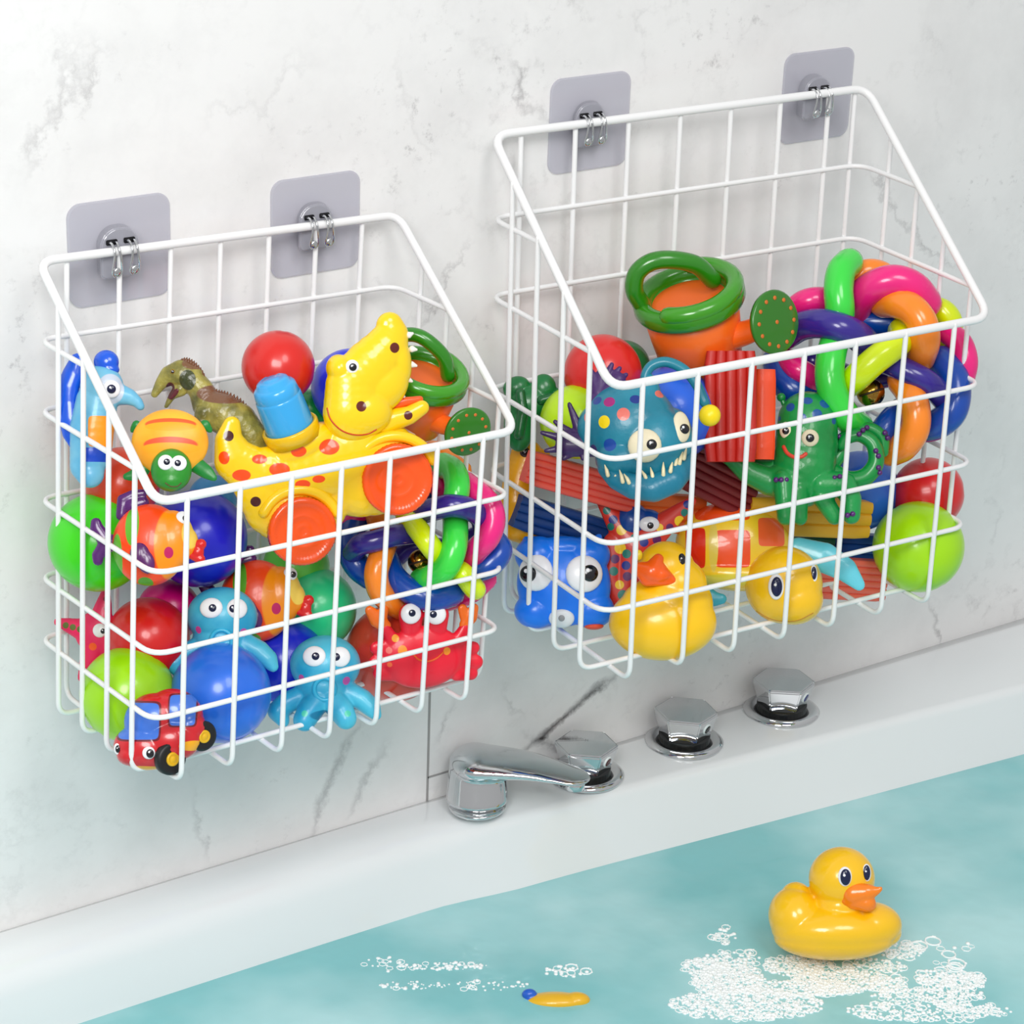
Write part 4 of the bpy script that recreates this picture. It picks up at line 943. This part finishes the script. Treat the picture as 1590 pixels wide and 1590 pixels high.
def duck_b():
    t = Toy('rubber_duck', 'yellow rubber duck floating on the bath water among foam', 'rubber duck', (1300, 1480), 0, z=WZ+.005)
    bd = t.blob('body', [('e', 1296, 1442, 30, 98, 42, 62), ('e', 1236, 1425, 30, 42, 48, 46, 20), ('c', [(1230, 1420, 26, 34), (1236, 1394, 22, 25)]), ('e', 1350, 1436, 34, 50, 36, 44), ('e', 1305, 1405, 34, 44, 30, 38),
        ('e', 1307, 1364, 36, 51, 49, 46), ('e', 1296, 1456, 27, 94, 34, 60), ('e', 1380, 1446, 30, 20, 22, 26)], mat((252, 196, 14), .22, coat=.5), smooth=10)
    t.blob('beak', [('c', [(1326, 1388, 72, 18), (1345, 1386, 78, 14), (1362, 1383, 82, 6), (1367, 1380, 83, 4)], .8), ('c', [(1326, 1398, 70, 14), (1346, 1402, 76, 14), (1352, 1406, 76, 9)], .8), ('e', 1318, 1396, 66, 14, 12, 12)], mat((252, 132, 14), .25, coat=.4), smooth=4)
    t.eye(bd, 1312, 1361, 10.5, 8, 1, 1, ry=15, pry=12.5, dark=mat((18, 30, 66), .15)); t.eye(bd, 1346, 1355, 7.5, 5.5, 0, 0, ry=13.5, pry=11.5, dark=mat((18, 30, 66), .15))
duck_b()

# ------------------------------------------------------------------ yellow turtle
def turtle_b():
    t = Toy('toy_turtle', 'yellow toy turtle with orange shell panels and cyan flippers', 'toy turtle', (1165, 870), -.148)
    sh = t.blob('shell', [('e', 1140, 850, 0, 92, 68, 44, -8), ('e', 1150, 892, 4, 86, 26, 42, -4), ('e', 1130, 808, 0, 56, 28, 34)], None, smooth=5)
    O = (250, 82, 22, 1)
    L = t.spots(sh, [(1122, 792, 42, 16, O), (1080, 851, 15, 31, (232, 46, 14, 1)), (1138, 852, 27, 29, O), (1198, 826, 21, 22, (252, 104, 50, 1)), (1108, 848, 7, 40, (232, 206, 84)), (1150, 900, 74, 9, (222, 206, 60))])
    sh.data.materials.clear(); sh.data.materials.append(pattern((250, 208, 46), L, .26, coat=.4))
    hd = t.blob('head', [('e', 1217, 908, 34, 60, 60, 46), ('e', 1232, 930, 38, 46, 40, 40)], mat((250, 196, 22), .26, coat=.4), smooth=4)
    t.eye(hd, 1205, 911, 12, 8.5, 1, 0, ry=20, pry=15, dark=mat((16, 28, 70), .15)); t.eye(hd, 1264, 890, 6, 4, 0, 0, ry=13, pry=10, dark=mat((16, 28, 70), .15))
    CY_ = mat((104, 208, 226), .28, coat=.3)
    t.blob('flipper', [('c', [(1240, 852, 8, 18), (1280, 866, 12, 24), (1312, 884, 14, 19), (1334, 908, 16, 10)], .45)], CY_, smooth=4)
    t.blob('flipper', [('c', [(1085, 918, 8, 16), (1108, 930, 12, 12), (1120, 930, 14, 9)], .5)], mat((60, 164, 186), .3), smooth=2)
    t.line(hd, [(1170, 946), (1200, 962), (1235, 964), (1262, 952)], 1.0, mat((190, 130, 20), .4), 'mouth')
turtle_b()

# ------------------------------------------------------------------ yellow eyed figure and green clover
def chick():
    t = Toy('squeeze_toy', 'tall yellow toy with a lashed black eye behind the left clay sticks', 'toy', (827, 760), -.045)
    bd = t.blob('body', [('c', [(818, 708, 0, 26), (806, 740, 0, 24), (800, 780, 0, 26), (806, 815, -6, 28), (835, 826, -14, 26), (868, 836, -22, 18)], .7), ('c', [(824, 712, 0, 16), (846, 706, 0, 9)], .7)], mat((255, 180, 12), .3, coat=.3), smooth=5)
    e_ = t.eye(bd, 815, 702, 8, 6, 0, 0, white=mat((60, 10, 20), .25))
    b_ = bmesh.new()
    for dx, dy in ((-9, -5), (-8, -9), (-4, -11)):
        h, _ = t.hit(bd, 812, 699); tube(b_, [h+Vector((0, 0, 4*t.s)), h+Vector((dx*t.s, -dy*t.s*.7, 5*t.s))], .8*t.s, False, 6)
    obj('eyelashes', b_, BLACK_P, t.root)
chick()
def clover():
    t = Toy('clover_toy', 'dark green lobed toy at the left back of the upper basket', 'toy', (828, 640), -.040)
    G = mat((14, 116, 56), .3, coat=.3)
    t.blob('lobes', [('e', 802, 602, 0, 22, 18, 14, 20), ('e', 844, 602, 0, 20, 22, 14), ('e', 822, 625, 2, 34, 26, 16), ('e', 806, 660, 0, 24, 42, 18), ('e', 862, 618, -2, 26, 14, 12, 20)], G, smooth=3)
    t.blob('stem', [('c', [(808, 610, 18, 8), (812, 640, 20, 9), (806, 675, 18, 9)]), ('c', [(840, 622, 14, 8), (866, 614, 10, 7)])], mat((10, 96, 46), .3, coat=.3), smooth=3)
clover()

# ------------------------------------------------------------------ toy at the lower picture edge
def edge_toy():
    t = Toy('toy_fish', 'yellow and blue toy barely showing at the bottom edge of the water', 'toy fish', (862, 1562), 0, z=WZ-.009)
    t.blob('body', [('e', 862, 1556, 6, 50, 16, 26), ('e', 895, 1554, 8, 22, 14, 18)], mat((236, 182, 30), .3, coat=.3), smooth=3)
    t.blob('fin', [('e', 822, 1544, 8, 12, 9, 9), ('e', 830, 1554, 8, 18, 10, 12)], mat((24, 92, 200), .3, coat=.3), smooth=2)
edge_toy()

# ------------------------------------------------------------------ foam
def foam(label, patches, seed):
    rnd = random.Random(seed); vs, fs, rg = [], [], []
    for cx, cy, rx, ry, n, big in patches:
        for _ in range(n):
            a = rnd.uniform(0, 6.283); q = math.sqrt(rnd.random()); x = cx+rx*q*math.cos(a); y = cy+ry*q*math.sin(a)
            p = on_z(x, y, WZ+.0002); r = rnd.choice((1, 1, 1, 1.5, 2.2))*rnd.uniform(.6, 1)*.00165*big
            rg.append((p, r))
    for p, r in rg:
        if r > .0026:
            b_ = bmesh.new(); tube(b_, [p+Vector((r*math.cos(a), r*math.sin(a), 0)) for a in [k*math.pi/8 for k in range(16)]], r*.14, True, 5)
            n = len(vs); b_.verts.index_update(); vs.extend(v.co.copy() for v in b_.verts); fs.extend(tuple(v.index+n for v in f.verts) for f in b_.faces); b_.free()
            for k in range(5):
                a = rnd.uniform(0, 6.3); add_ell(vs, fs, Matrix.Translation(p+Vector((r*1.05*math.cos(a), r*1.05*math.sin(a), 0)))@Matrix.Scale(r*.22, 4), 1)
        else: add_ell(vs, fs, Matrix.Translation(p)@Matrix.Diagonal((r, r, r*.6, 1)), 1)
    me = bpy.data.meshes.new('bath_foam'); me.from_pydata(vs, [], fs)
    o = obj('bath_foam', me, mat((250, 255, 255), .3, coat=.2)); tag(o, label, 'foam', kind='stuff')
foam('white soap foam left of and below the floating duck', [(1130, 1520, 58, 24, 620, 1), (1095, 1502, 36, 14, 150, 1), (1140, 1488, 46, 12, 60, 1.5), (1125, 1452, 20, 14, 26, 1.6), (1240, 1500, 56, 16, 380, 1),
    (1300, 1524, 70, 20, 420, 1.1), (1240, 1535, 90, 12, 260, 1.2), (1160, 1560, 120, 24, 700, 1.1)], 3)
foam('white soap bubbles right of the floating duck', [(1400, 1475, 40, 12, 70, 1.5), (1360, 1500, 46, 14, 70, 1.4), (1380, 1530, 30, 14, 60, 1.6), (1455, 1520, 30, 16, 80, 1.6), (1500, 1525, 36, 14, 120, 1.3), (1470, 1480, 60, 26, 14, 2.4), (1440, 1545, 90, 10, 160, 1.2), (1440, 1570, 130, 16, 300, 1.2)], 5)
foam('faint scattered bubbles in the middle of the water', [(600, 1498, 36, 12, 20, 1.2), (690, 1500, 66, 6, 90, .8), (640, 1530, 60, 6, 50, .8), (880, 1508, 34, 10, 26, 1.5), (760, 1530, 60, 8, 40, .9)], 9)
